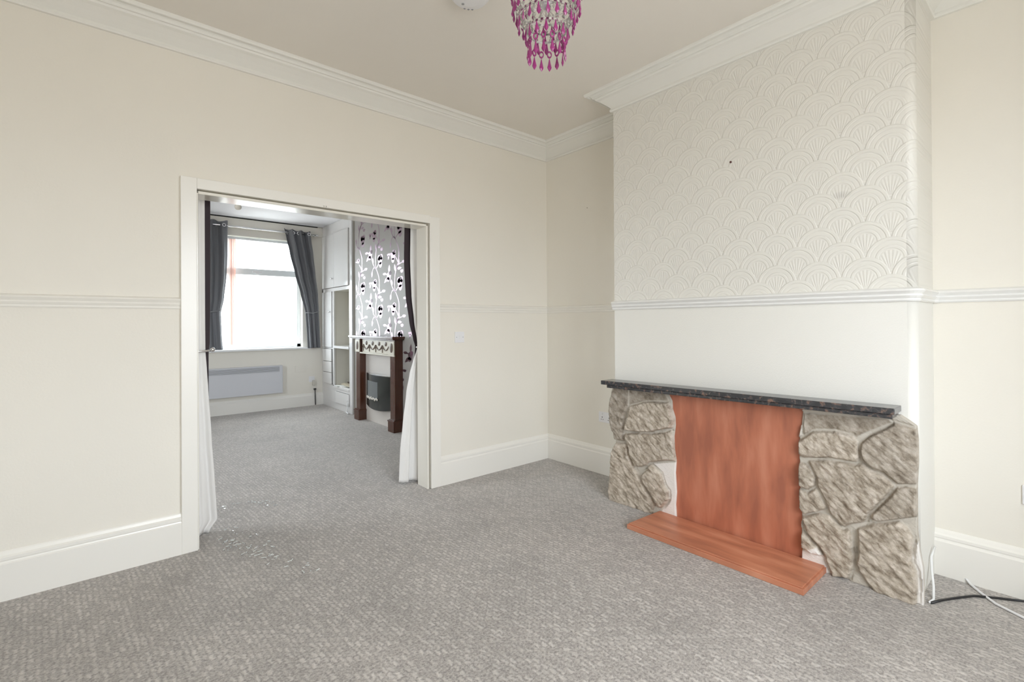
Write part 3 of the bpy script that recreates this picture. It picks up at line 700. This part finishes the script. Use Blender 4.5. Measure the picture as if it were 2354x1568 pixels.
# doorway curtain, right: white lining to this room, plum face to the back room
t = thing('doorway_curtain', (-1.27, .21, 0), 'white lined curtain tied back at the right side of the doorway', 'curtain')
lin = [(.020, -1.395, -1.215, 1), (.07, -1.392, -1.215, 1), (.255, -1.383, -1.205, 1), (.47, -1.360, -1.20, .9), (.716, -1.329, -1.20, .8), (.853, -1.302, -1.20, .7), (.95, -1.275, -1.20, .5), (1.04, -1.243, -1.19, .3), (1.072, -1.236, -1.19, .25),
       (1.12, -1.240, -1.17, .3), (1.262, -1.262, -1.14, .5), (1.466, -1.282, -1.12, .7), (1.737, -1.292, -1.11, .8), (2.02, -1.288, -1.10, .8)]
face = [(.012, -1.36, -1.205, 1), (.30, -1.352, -1.20, 1), (.60, -1.32, -1.2, .8), (.853, -1.285, -1.19, .7), (1.00, -1.243, -1.19, .3), (1.072, -1.239, -1.18, .2), (1.12, -1.256, -1.17, .2), (1.262, -1.290, -1.13, .3), (1.466, -1.320, -1.1, .3), (1.737, -1.333, -1.1, .3), (2.08, -1.326, -1.09, .3)]
cloth('curtain_lining', lin, .196, 2.0, .016, m_lining, t, phase=1.2)
cloth('curtain_face', face, .232, 1.5, .008, m_purple, t)
# curtain, left
seat(t)
t2 = thing('doorway_curtain', (-2.68, .21, 0), 'white lined curtain tied back at the left side of the doorway', 'curtain')
lin = [(.010, -2.84, -2.640, 1), (.03, -2.84, -2.634, 1), (.079, -2.84, -2.598, 1), (.15, -2.84, -2.602, 1), (.32, -2.83, -2.611, .9), (.585, -2.82, -2.626, .7), (.874, -2.81, -2.642, .5), (.979, -2.80, -2.648, .4), (1.095, -2.79, -2.655, .3), (1.25, -2.79, -2.656, .4), (1.6, -2.80, -2.656, .4), (2.02, -2.80, -2.656, .4)]
face = [(.006, -2.84, -2.66, 1), (.585, -2.82, -2.636, .5), (.80, -2.80, -2.634, .3), (.979, -2.80, -2.634, .3), (1.08, -2.79, -2.634, .3), (1.14, -2.79, -2.628, .3), (1.4, -2.79, -2.625, .4), (2.08, -2.80, -2.622, .4)]
def lefty(z, u): return -.055*max(0, 1-z/.5)*max(0, .35-abs(u-.72))*2
cloth('curtain_lining', lin, .200, 2.6, .014, m_lining, t2, phase=.4, yoff=lefty)
cloth('curtain_face', face, .232, 1.5, .006, m_purple, t2)
seat(t2)
# pole above the doorway, in the back room
bm = bmesh.new(); tube(bm, [(-2.98, .215, 2.095), (-.99, .215, 2.095)], .012, 12)
tag(finish('curtain_pole', bm, m_chrome, smooth=True), 'metal curtain pole above the doorway on its far side', 'curtain pole')
# hold-backs
t = thing('curtain_holdback', (-2.70, WT, 1.095), 'metal hold-back with round knob pinning the left doorway curtain', 'curtain holdback')
bm = bmesh.new(); tube(bm, [(-2.74, .165, 1.092), (-2.70, .163, 1.093), (-2.655, .165, 1.094), (-2.630, .175, 1.096)], .007, 10); tube(bm, [(-2.74, .165, 1.092), (-2.76, WT, 1.092)], .006, 8); finish('arm', bm, m_chrome, t, smooth=True)
bm = bmesh.new(); bmesh.ops.create_uvsphere(bm, u_segments=16, v_segments=10, radius=.014, matrix=Matrix.Translation((-2.622, .175, 1.100))); finish('knob', bm, m_chrome, t, smooth=True)
seat(t)
t = thing('curtain_holdback', (-1.22, WT, 1.07), 'bright metal hold-back pinning the right doorway curtain', 'curtain holdback')
bm = bmesh.new(); tube(bm, [(-1.262, .172, 1.058), (-1.245, .168, 1.067), (-1.22, .167, 1.078), (-1.19, .167, 1.085)], .009, 10); tube(bm, [(-1.19, .167, 1.085), (-1.16, WT, 1.085)], .006, 8); finish('arm', bm, m_chrome, t, smooth=True)
seat(t)

# ------------------------------------------------------------------ back room: window dressing
CY = 4.40
def eyelet_curtain(label, top, rest, loc, flip):
    t = thing('window_curtain', loc, label, 'curtain', None)
    n_ = 6
    bm = bmesh.new(); g = []; nz, nx = 80, 96
    tbl = [(r_[0], r_[1], r_[2], r_[3]) for r_ in rest]
    zmin = tbl[0][0]; zmax = 2.655
    for i in range(nz+1):
        v = i/nz; row = []
        for j in range(nx+1):
            u = j/nx
            zt = zmax+.012*math.cos(2*PI*3*u) - .010*u*(1 if flip else -1)
            z = zmin+(zt-zmin)*v
            xl, xr, fs = interp(tbl, z)
            f = math.sin(2*PI*3*u+.4)+.2*math.sin(2*PI*7*u+z*2)
            row.append(bm.verts.new((xl+(xr-xl)*u, CY+.035*fs*f, z)))
        g.append(row)
    for i in range(nz):
        for j in range(nx): bm.faces.new((g[i][j], g[i][j+1], g[i+1][j+1], g[i+1][j]))
    o = finish('curtain_cloth', bm, m_grey, t, smooth=True); s = o.modifiers.new('solid', 'SOLIDIFY'); s.thickness = .003
    for k in range(5):
        u = (k+.5)/5; xl, xr, fs = interp(tbl, 2.60)
        bm = bmesh.new(); c = (xl+(xr-xl)*u, CY+.035*fs*math.sin(2*PI*3*u+.4), 2.605)
        lathe(bm, [(.015, -.004), (.023, -.004), (.023, .004), (.015, .004)], c, 'y', seg=20, closed=True)
        finish('eyelet', bm, m_chrome, t)
    bm = bmesh.new(); xl, xr, fs = interp(tbl, 1.42); tube(bm, [(xl-.004, CY-.01, 1.422), ((xl+xr)/2, CY-.035*fs-.012, 1.415), (xr+.004, CY-.01, 1.44)], .005, 8)
    finish('tie_band', bm, m_grille, t, smooth=True)
    seat(t); return t
eyelet_curtain('grey eyelet curtain swept back to the right side of the far window', None,
    [(.885, -.775, -.590, .55), (1.1, -.785, -.60, .5), (1.42, -.806, -.612, .42), (1.7, -.875, -.625, .6), (2.0, -.955, -.66, .8), (2.3, -1.025, -.69, .95), (2.55, -1.075, -.722, 1), (2.68, -1.105, -.735, 1)], (-.85, CY, .885), True)
eyelet_curtain('grey eyelet curtain hanging at the left side of the far window', None,
    [(.905, -2.22, -1.885, .55), (1.1, -2.22, -1.895, .5), (1.41, -2.22, -1.905, .45), (1.6, -2.24, -1.868, .6), (1.9, -2.26, -1.838, .8), (2.2, -2.28, -1.825, .95), (2.68, -2.30, -1.822, 1)], (-2.0, CY, .905), False)
t = thing('curtain_pole', (-1.45, CY, 2.605), 'slim silver curtain pole across the top of the far window', 'curtain pole')
bm = bmesh.new(); tube(bm, [(-2.45, CY, 2.605), (-.64, CY, 2.605)], .011, 12); finish('rod', bm, m_chrome, t, smooth=True)
bm = bmesh.new(); tube(bm, [(-.655, CY, 2.605), (-.630, CY, 2.605), (-.612, CY, 2.605)], [.012, .018, .008], 12); finish('finial', bm, m_chrome, t, smooth=True)
for x in (-.665, -2.35):
    boxes('bracket', m_chrome, [((x-.006, CY-.005, 2.585), (x+.006, YB-.0305, 2.597))], t)
seat(t)
# gathered vertical blind
t = thing('vertical_blind', (-1.76, YB+.06, 2.46), 'pinkish vertical blind gathered at the left of the far window', 'blind')
boxes('head_rail', m_upvc, [((bw[0]+.02, YB+.03, 2.452), (bw[1]-.02, YB+.07, 2.487))], t, bevel=.003)
for k in range(4):
    x = -1.79+.023*k; bm = bmesh.new()
    a = math.radians(-62+4*math.sin(k*2)); dx, dy = .034*math.cos(a), .034*math.sin(a)
    v = [bm.verts.new(p) for p in ((x-dx, YB+.05-dy, .955), (x+dx, YB+.05+dy, .955), (x+dx, YB+.05+dy, 2.452), (x-dx, YB+.05-dy, 2.452))]
    bm.faces.new(v); finish('slat', bm, m_slat if k % 2 else m_slatw, t)
seat(t)
# panel heater
t = thing('panel_heater', (-1.68, YB, .24), 'long flat grey-white panel heater on the wall under the far window', 'heater')
hx0, hx1 = -2.27, -1.125
boxes('body', m_heater, [((hx0, YB-.085, .243), (hx1, YB-.006, .647))], t, bevel=.006)
bm = bmesh.new(); box(bm, (hx0+.03, YB-.088, .560), (hx1-.045, YB-.0845, .632))
finish('grille', bm, m_grille, t)
bm = bmesh.new()
for k in range(5): box(bm, (hx0+.03, YB-.0905, .565+k*.014), (hx1-.045, YB-.0875, .569+k*.014))
finish('louvre', bm, m_heater, t)
for x in (hx1-.25, hx0+.2): boxes('mounting_bracket', m_heater, [((x, YB-.007, .3), (x+.05, YB+.001, .6))], t)
seat(t)
# small electrics by the window
t = thing('wall_socket', (-.69, YB, .40), 'small white socket with plugged adaptor low on the wall right of the heater', 'socket')
boxes('face_plate', m_wplast, [((-.735, YB-.009, .36), (-.65, YB+.001, .445))], t, bevel=.002)
boxes('plug_adaptor', m_nich, [((-.685, YB-.04, .305), (-.655, YB-.009, .385))], t, bevel=.004)
seat(t)
t = tag(boxes('cable_cover_plate', m_wall, [((-.93, YB-.007, .52), (-.78, YB+.001, .62))], bevel=.002), 'faint cream blanking plate on the wall right of the heater', 'blanking plate')
bm = bmesh.new(); tube(bm, [(-.648, YB-.034, .006), (-.650, YB-.033, .12), (-.652, YB-.033, .22), (-.655, YB-.034, .255)], .007, 8); box(bm, (-.672, YB-.05, .235), (-.640, YB-.024, .262))
tag(finish('black_power_lead', bm, m_black), 'black plug and lead running down the skirting beside the cupboard corner', 'cable')

# ------------------------------------------------------------------ alcove cupboard
CX = -.53
cu = thing('alcove_cupboard', (CX, 3.9, 0), 'tall white built-in alcove cupboard with doors, drawers and open niches beside the far window', 'cupboard')
y0c, y1c = 3.31, YB-.002
fr = [((CX, y0c, 0), (CX+.022, 3.41, ZCB-.002)), ((CX, 3.41, 1.735), (CX+.022, y1c, 1.785)), ((CX, 3.41, 2.59), (CX+.022, y1c, ZCB-.002)), ((CX, 4.45, 0), (CX+.022, y1c, 2.59)),
      ((CX, 4.005, .30), (CX+.022, 4.055, 1.735)), ((CX, 3.41, .265), (CX+.022, 4.45, .345)), ((CX, 3.41, 0), (CX+.022, 4.45, .092)), ((CX, 3.915, .092), (CX+.022, 3.955, .265)), ((CX, 4.055, .875), (CX+.022, 4.45, .895)), ((CX, 3.955, .092), (CX+.020, 4.45, .265))]
boxes('face_frame', m_cup, fr, cu, bevel=.002)
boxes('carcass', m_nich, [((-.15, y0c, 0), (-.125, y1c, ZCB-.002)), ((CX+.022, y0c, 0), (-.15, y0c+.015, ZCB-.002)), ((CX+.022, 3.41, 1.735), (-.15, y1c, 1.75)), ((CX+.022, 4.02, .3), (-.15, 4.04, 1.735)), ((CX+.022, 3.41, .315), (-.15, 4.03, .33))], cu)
boxes('shelf', m_cup, [((CX-.012, 3.41, .893), (-.15, 4.02, .928))], cu, bevel=.002)
boxes('shelf', m_cup, [((CX-.012, 3.41, .305), (-.15, 4.02, .335))], cu, bevel=.002)
for a, b in ((3.412, 3.938), (3.944, 4.448)):
    d = boxes('cupboard_door', m_cup, [((CX-.018, a, 1.79), (CX, b, 2.585))], cu, bevel=.003)
    if a > 3.9:
        bm = bmesh.new(); lathe(bm, [(.005, 0), (.006, -.012), (.014, -.02), (.015, -.028), (.009, -.034)], (CX-.018, 3.985, 1.92), 'x', 14); finish('knob', bm, m_chrome, d, smooth=True)
d = boxes('cupboard_door', m_cup, [((CX-.018, 4.06, .90), (CX, 4.448, 1.732))], cu, bevel=.003)
bm = bmesh.new(); lathe(bm, [(.005, 0), (.006, -.012), (.014, -.02), (.015, -.028), (.009, -.034)], (CX-.018, 4.09, 1.43), 'x', 14); finish('knob', bm, m_chrome, d, smooth=True)
for a, b in ((.688, .872), (.522, .682), (.350, .516)):
    boxes('drawer', m_cup, [((CX-.018, 4.075, a), (CX, 4.448, b))], cu, bevel=.005)
boxes('cupboard_door', m_cup, [((CX-.012, 3.412, .097), (CX, 3.910, .262))], cu, bevel=.003)
seat(cu)
for c in cu.children:
    pass
# papers dumped in the lower niche
def sheet(label, mat, c, w, h, rot, bend, name='loose_paper'):
    bm = bmesh.new(); n_ = 8; g = []
    for i in range(n_+1):
        row = []
        for j in range(n_+1):
            u, v = (i/n_-.5)*w, (j/n_-.5)*h
            x = u*math.cos(rot)-v*math.sin(rot); y = u*math.sin(rot)+v*math.cos(rot)
            z = bend*(.5+.5*math.cos(5*u/w+2*v/h+rot))+abs(u)*bend*1.2
            row.append(bm.verts.new((c[0]+x, c[1]+y, c[2]+z)))
        g.append(row)
    for i in range(n_):
        for j in range(n_): bm.faces.new((g[i][j], g[i][j+1], g[i+1][j+1], g[i+1][j]))
    o = finish(name, bm, mat, smooth=True); s = o.modifiers.new('solid', 'SOLIDIFY'); s.thickness = .0015; s.offset = 1
    return tag(o, label, 'paper', 'papers in the cupboard niche')
sheet('crumpled white paper at the front of the cupboard\'s lower niche', m_paper, (-.44, 3.76, .336), .16, .30, .5, .02)
sheet('tan folded paper lying over white paper in the lower cupboard niche', m_papb, (-.42, 3.58, .352), .2, .28, .2, .04)
sheet('dark printed leaflet on top of the niche papers', m_papd, (-.36, 3.62, .385), .14, .22, 1.0, .04)
# pipe with valve by the cupboard foot
t = thing('radiator_pipe', (CX-.03, 3.36, 0), 'white pipe stub with valve rising from the carpet beside the cupboard', 'pipe')
bm = bmesh.new(); tube(bm, [(CX-.035, 3.40, .004), (CX-.035, 3.40, .13)], .009, 10); tube(bm, [(CX-.035, 3.44, .02), (CX-.045, 3.34, .012)], .009, 10); finish('pipe', bm, m_white, t, smooth=True)
bm = bmesh.new(); lathe(bm, [(.017, 0), (.018, .01), (.014, .014), (.014, .03), (.009, .034)], (CX-.035, 3.40, .115), seg=14); lathe(bm, [(.010, .06), (.010, .075)], (CX-.035, 3.40, .115), seg=10); finish('valve', bm, m_white, t, smooth=True)
seat(t)

# ------------------------------------------------------------------ wooden fire surround
su = thing('fire_surround', (FX, 2.45, 0), 'dark mahogany fire surround with carved cream frieze against the patterned far wall', 'fireplace')
PX = -.60
boxes('mantel_shelf', m_wood, [((-.655, 1.83, 1.072), (FX+.001, 3.13, 1.098)), ((-.640, 1.85, 1.058), (FX+.001, 3.11, 1.072))], su, bevel=.003)
for a, b in ((1.885, 2.005), (2.875, 2.995)):
    p = boxes('pilaster', m_wood, [((PX, a, .13), (FX+.001, b, 1.058))], su, bevel=.003)
    boxes('plinth_block', m_wood, [((PX-.025, a-.015, 0), (FX+.001, b+.015, .125)), ((PX-.03, a-.02, .118), (FX+.001, b+.02, .132)), ((PX-.015, a-.008, .132), (FX+.001, b+.008, .142))], p, bevel=.002)
boxes('frieze_board', m_wood, [((PX+.02, 1.99, .87), (FX+.001, 2.88, 1.058))], su)
fz = boxes('frieze_panel', m_carve, [((PX+.012, 2.02, .885), (PX+.022, 2.82, 1.045)), ((PX-.012, 1.885, .885), (PX, 2.015, 1.045)), ((PX-.012, 2.865, .885), (PX, 3.005, 1.045)), ((PX-.010, 1.885, .868), (PX+.01, 2.86, .885))], su, bevel=.002)
bm = bmesh.new()
for k in range(4):
    yc = 2.14+.185*k
    lathe(bm, [(.006, 0), (.026, 0), (.026, -.005), (.010, -.008)], (PX+.012, yc, 1.005), 'x', 16)
    pts = [(PX+.009, yc-.09+.18*s/8, .985-.055*math.sin(PI*s/8)) for s in range(9)]; tube(bm, pts, .007, 6)
    tube(bm, [(PX+.009, yc+.0925, .99), (PX+.009, yc+.0925, .90)], .005, 6)
    for s_ in (-1, 1): tube(bm, [(PX+.009, yc+.0925, .975), (PX+.009, yc+.0925+s_*.03, .945)], .005, 6)
finish('swag_ornament', bm, m_carved, fz)
for yc in (1.945, 2.93):
    bm = bmesh.new(); lathe(bm, [(.008, 0), (.030, 0), (.030, -.006), (.012, -.010)], (PX-.012, yc, .968), 'x', 18)
    for v in bm.verts: v.co.z = .968+(v.co.z-.968)*1.8
    finish('oval_ornament', bm, m_carved, fz)
boxes('infill_panel', m_infill, [((-.520, 2.005, 0), (FX+.001, 2.875, .87))], su)
seat(su)
# electric fire
ef = thing('electric_fire', (-.52, 2.48, .2), 'black curved-glass electric fire mounted on the cream panel inside the surround', 'fire')
def curved(bm, ya, yb, za, zb, x0, bulge, th, n_=24, drop=0):
    F_, B_ = [], []
    for i in range(n_+1):
        u = i/n_; y = ya+(yb-ya)*u; c = 1-(2*u-1)**2; x = x0-bulge*c
        zl = za-drop*c
        F_.append((bm.verts.new((x, y, zl)), bm.verts.new((x, y, zb)))); B_.append((bm.verts.new((x+th, y, zl)), bm.verts.new((x+th, y, zb))))
    for i in range(n_):
        bm.faces.new((F_[i][0], F_[i+1][0], F_[i+1][1], F_[i][1])); bm.faces.new((B_[i][0], B_[i+1][0], B_[i+1][1], B_[i][1]))
        bm.faces.new((F_[i][1], F_[i+1][1], B_[i+1][1], B_[i][1])); bm.faces.new((F_[i][0], F_[i+1][0], B_[i+1][0], B_[i][0]))
    bm.faces.new((F_[0][0], F_[0][1], B_[0][1], B_[0][0])); bm.faces.new((F_[-1][0], F_[-1][1], B_[-1][1], B_[-1][0]))
ya, yb = 2.09, 2.80
bm = bmesh.new(); curved(bm, ya, yb, .215, .612, -.545, .045, .006, drop=.03); finish('glass_front', bm, m_glassb, ef)
bm = bmesh.new(); curved(bm, ya, yb, .612, .622, -.543, .045, .022); finish('top_trim', bm, m_chrome, ef)
boxes('housing', m_black, [((-.545, 2.12, .22), (-.521, 2.77, .61))], ef)
bm = bmesh.new(); u0, u1 = .42, .93
g_ = []
for k in range(17):
    u = .40+.50*k/16; x = -.5465-.045*(1-(2*u-1)**2); g_.append((bm.verts.new((x, ya+(yb-ya)*u, .30)), bm.verts.new((x, ya+(yb-ya)*u, .53)), bm.verts.new((x+.003, ya+(yb-ya)*u, .30)), bm.verts.new((x+.003, ya+(yb-ya)*u, .53))))
for p_, q_ in zip(g_, g_[1:]):
    for a_, b_ in ((0, 1), (1, 3), (3, 2), (2, 0)): bm.faces.new((p_[a_], q_[a_], q_[b_], p_[b_]))
finish('screen', bm, m_screen, ef)
bm = bmesh.new()
for k in range(16):
    y = ya+(yb-ya)*(.40+.032*k); u = (y-ya)/(yb-ya); x = -.545-.045*(1-(2*u-1)**2)-.006
    bmesh.ops.create_icosphere(bm, subdivisions=2, radius=.016, matrix=Matrix.Translation((x, y, .318+.008*math.sin(k*1.7)))@Matrix.Diagonal((.4, 1.3, .8+.3*math.sin(k*2.6), 1)))
finish('pebbles', bm, m_pebble, ef, smooth=True)
seat(ef)

# foil vine pattern on the far chimney breast
bm = bmesh.new(); bp = bmesh.new()
XW = FX-.0006
def ribbon(b, pts, w):
    L_, R_ = [], []
    for i, (y, z) in enumerate(pts):
        a = pts[max(i-1, 0)]; c = pts[min(i+1, len(pts)-1)]
        d = Vector((c[0]-a[0], c[1]-a[1])).normalized(); ww = w*(.35+.65*math.sin(PI*(i+.6)/(len(pts)+.2)))
        L_.append(b.verts.new((XW, y-d.y*ww, z+d.x*ww))); R_.append(b.verts.new((XW, y+d.y*ww, z-d.x*ww)))
    for i in range(len(pts)-1): b.faces.new((L_[i], L_[i+1], R_[i+1], R_[i]))
def leaf(b, y, z, ang, L, w):
    n_ = 8; vs = []
    for k in range(n_+1):
        t_ = k/n_; u = L*t_; s_ = w*math.sin(PI*t_**.8); vs.append((u, s_))
    for k in range(n_-1, 0, -1): vs.append((vs[k][0], -vs[k][1]))
    b.faces.new([b.verts.new((XW-.0003, y+u*math.cos(ang)-s_*math.sin(ang), z+u*math.sin(ang)+s_*math.cos(ang))) for u, s_ in vs])
def flower(y, z, s, sg):
    for k, (a, L) in enumerate(((-1.5, 1.0), (-1.15, .85), (-1.9, .85), (-.7, .6), (-2.4, .55))):
        leaf(bm if k % 2 else bp, y, z, a if sg > 0 else -PI-a, L*s, .24*s)
    leaf(bp, y, z+.1*s, PI/2+.3*sg, .45*s, .2*s)
def blob(b, y, z, ry, rz, rot=0, off=0.0):
    vs = []
    for k in range(14):
        a = 2*PI*k/14; u = ry*math.cos(a)*(1+.12*math.sin(3*a)); v = rz*math.sin(a)
        vs.append(b.verts.new((XW-.0003-off, y+u*math.cos(rot)-v*math.sin(rot), z+u*math.sin(rot)+v*math.cos(rot))))
    b.faces.new(vs)
PY, PZ = -.0026, -.0012          # pattern units: across, down
def inside(y, z): return 1.43 < y < 3.25 and .03 < z < 2.71
def motif(y0, z0):
    def P(a, b): return (y0+a*PY, z0+b*PZ)
    def line(pts, w, sub=4):
        out = []
        for q in range(len(pts)-1):
            p0, p1, p2, p3 = pts[max(q-1, 0)], pts[q], pts[q+1], pts[min(q+2, len(pts)-1)]
            for t_ in range(sub):
                t = t_/sub
                out.append(tuple(.5*(2*p1[c]+(p2[c]-p0[c])*t+(2*p0[c]-5*p1[c]+4*p2[c]-p3[c])*t*t+(3*p1[c]-p0[c]-3*p2[c]+p3[c])*t**3) for c in (0, 1)))
        out.append(pts[-1]); out = [P(*o_) for o_ in out]; out = [o_ for o_ in out if inside(*o_)]
        if len(out) > 3: ribbon(bm, out, w)
    def lf(a, b, da, db, w):
        """leaf from (a, b) to (a+da, b+db) in pattern units"""
        p, q = P(a, b), P(a+da, b+db)
        if inside(*p) and inside(*q): leaf(bm, p[0], p[1], math.atan2(q[1]-p[1], q[0]-p[0]), math.hypot(q[0]-p[0], q[1]-p[1]), w)
    def bl(a, b, ra, rb, tgt=None, rot=0, off=0.0):
        p = P(a, b)
        if inside(p[0]+.08, p[1]) and inside(p[0]-.08, p[1]): blob(tgt if tgt is not None else bm, p[0], p[1], abs(ra*PY), abs(rb*PZ), rot, off)
    line([(0, 20), (-5, -80), (5, -180), (30, -260), (38, -340), (35, -410), (15, -480), (-3, -530)], .011)
    # hooked shoot to the left and its leaf
    line([(5, 20), (-10, -5), (-30, 5), (-42, 40)], .007); lf(-42, 35, -5, 62, .022)
    # bloom on the right of the stem
    line([(0, 15), (18, -10), (35, -35)], .008)
    bl(48, -70, 24, 48); bl(52, -20, 17, 30); bl(38, -95, 17, 30); bl(62, -100, 15, 32); bl(55, -108, 8, 15, bp, 0, .0004)
    # bloom on the left with spread petals
    line([(-5, 10), (-30, -40), (-45, -95), (-52, -120)], .008); lf(-30, -45, -6, -70, .024)
    bl(-62, -150, 21, 42); bl(-70, -118, 15, 24); bl(-50, -178, 13, 22, bp, 0, .0004)
    bl(-108, -178, 17, 13); line([(-108, -175), (-85, -172), (-66, -158)], .008); lf(-75, -135, -38, 48, .022); lf(-60, -185, 4, -80, .026)
    # upper bloom beside the bend
    line([(32, -255), (20, -300), (2, -335)], .008)
    bl(-18, -345, 24, 42); bl(-20, -300, 15, 24); bl(-8, -378, 17, 26); bl(-6, -385, 8, 14, bp, 0, .0004)
    bl(-62, -365, 19, 15); line([(-62, -362), (-40, -372), (-18, -362)], .008); lf(-60, -360, -10, 45, .020)
    # leaves on the right of the stem
    line([(12, -200), (30, -245), (70, -262)], .007); bl(86, -268, 18, 14); lf(22, -210, 44, 0, .018); bl(66, -178, 15, 17); lf(2, -190, -6, -72, .022); lf(36, -245, 4, -65, .020)
for ci in range(-1, 4):
    for k in range(-1, 6): motif(2.60-.53*ci+.53*1, 1.645+.63*(k-2)+(.315 if ci % 2 else 0))
finish('vine_print', bm, m_vine, wf); finish('petal_print', bp, m_plum, wf)

# pendant bulb in the back room
t = thing('pendant_light', (-2.05, 2.5, 2.48), 'small round white pendant bulb seen just under the doorway head', 'light')
bm = bmesh.new(); tube(bm, [(-2.05, 2.5, 2.54), (-2.05, 2.5, ZCB-.03)], .003, 6); lathe(bm, [(.045, ZCB-2.5-.001), (.045, ZCB-2.52), (.012, ZCB-2.54)], (-2.05, 2.5, 2.5), seg=20); finish('cord', bm, m_wplast, t)
bm = bmesh.new(); bmesh.ops.create_uvsphere(bm, u_segments=20, v_segments=12, radius=.033, matrix=Matrix.Translation((-2.05, 2.5, 2.475))); finish('bulb', bm, m_bulb, t, smooth=True)
seat(t)

# thread-like lint on the carpet in the doorway
bm = bmesh.new(); rnd = random.Random(5)
trails = [[(-2.58, .20), (-2.47, .05), (-2.42, -.10), (-2.45, -.35), (-2.38, -.55), (-2.30, -.75)], [(-2.58, .60), (-2.38, .62), (-2.25, .50), (-2.22, .40)], [(-2.60, .02), (-2.52, -.20), (-2.47, -.40)]]
for tr in trails:
    for k in range(34):
        u = rnd.random()*(len(tr)-1); q = int(u); u -= q
        x = tr[q][0]+(tr[q+1][0]-tr[q][0])*u+rnd.gauss(0, .025); y = tr[q][1]+(tr[q+1][1]-tr[q][1])*u+rnd.gauss(0, .03); a = rnd.uniform(-1.5, 1.5); pts = []
        for _ in range(rnd.randint(2, 5)):
            pts.append((x, y, .004+.002*rnd.random())); a += rnd.uniform(-.9, .9); x += .007*math.cos(a); y += .007*math.sin(a)
        tube(bm, pts, .0021, 4)
o = tag(finish('carpet_lint', bm, pmat('shiny_thread', (.88, .93, .95), .15, metal=.5)), 'scattered shiny thread lint on the carpet just inside the doorway', 'lint'); o['kind'] = 'stuff'
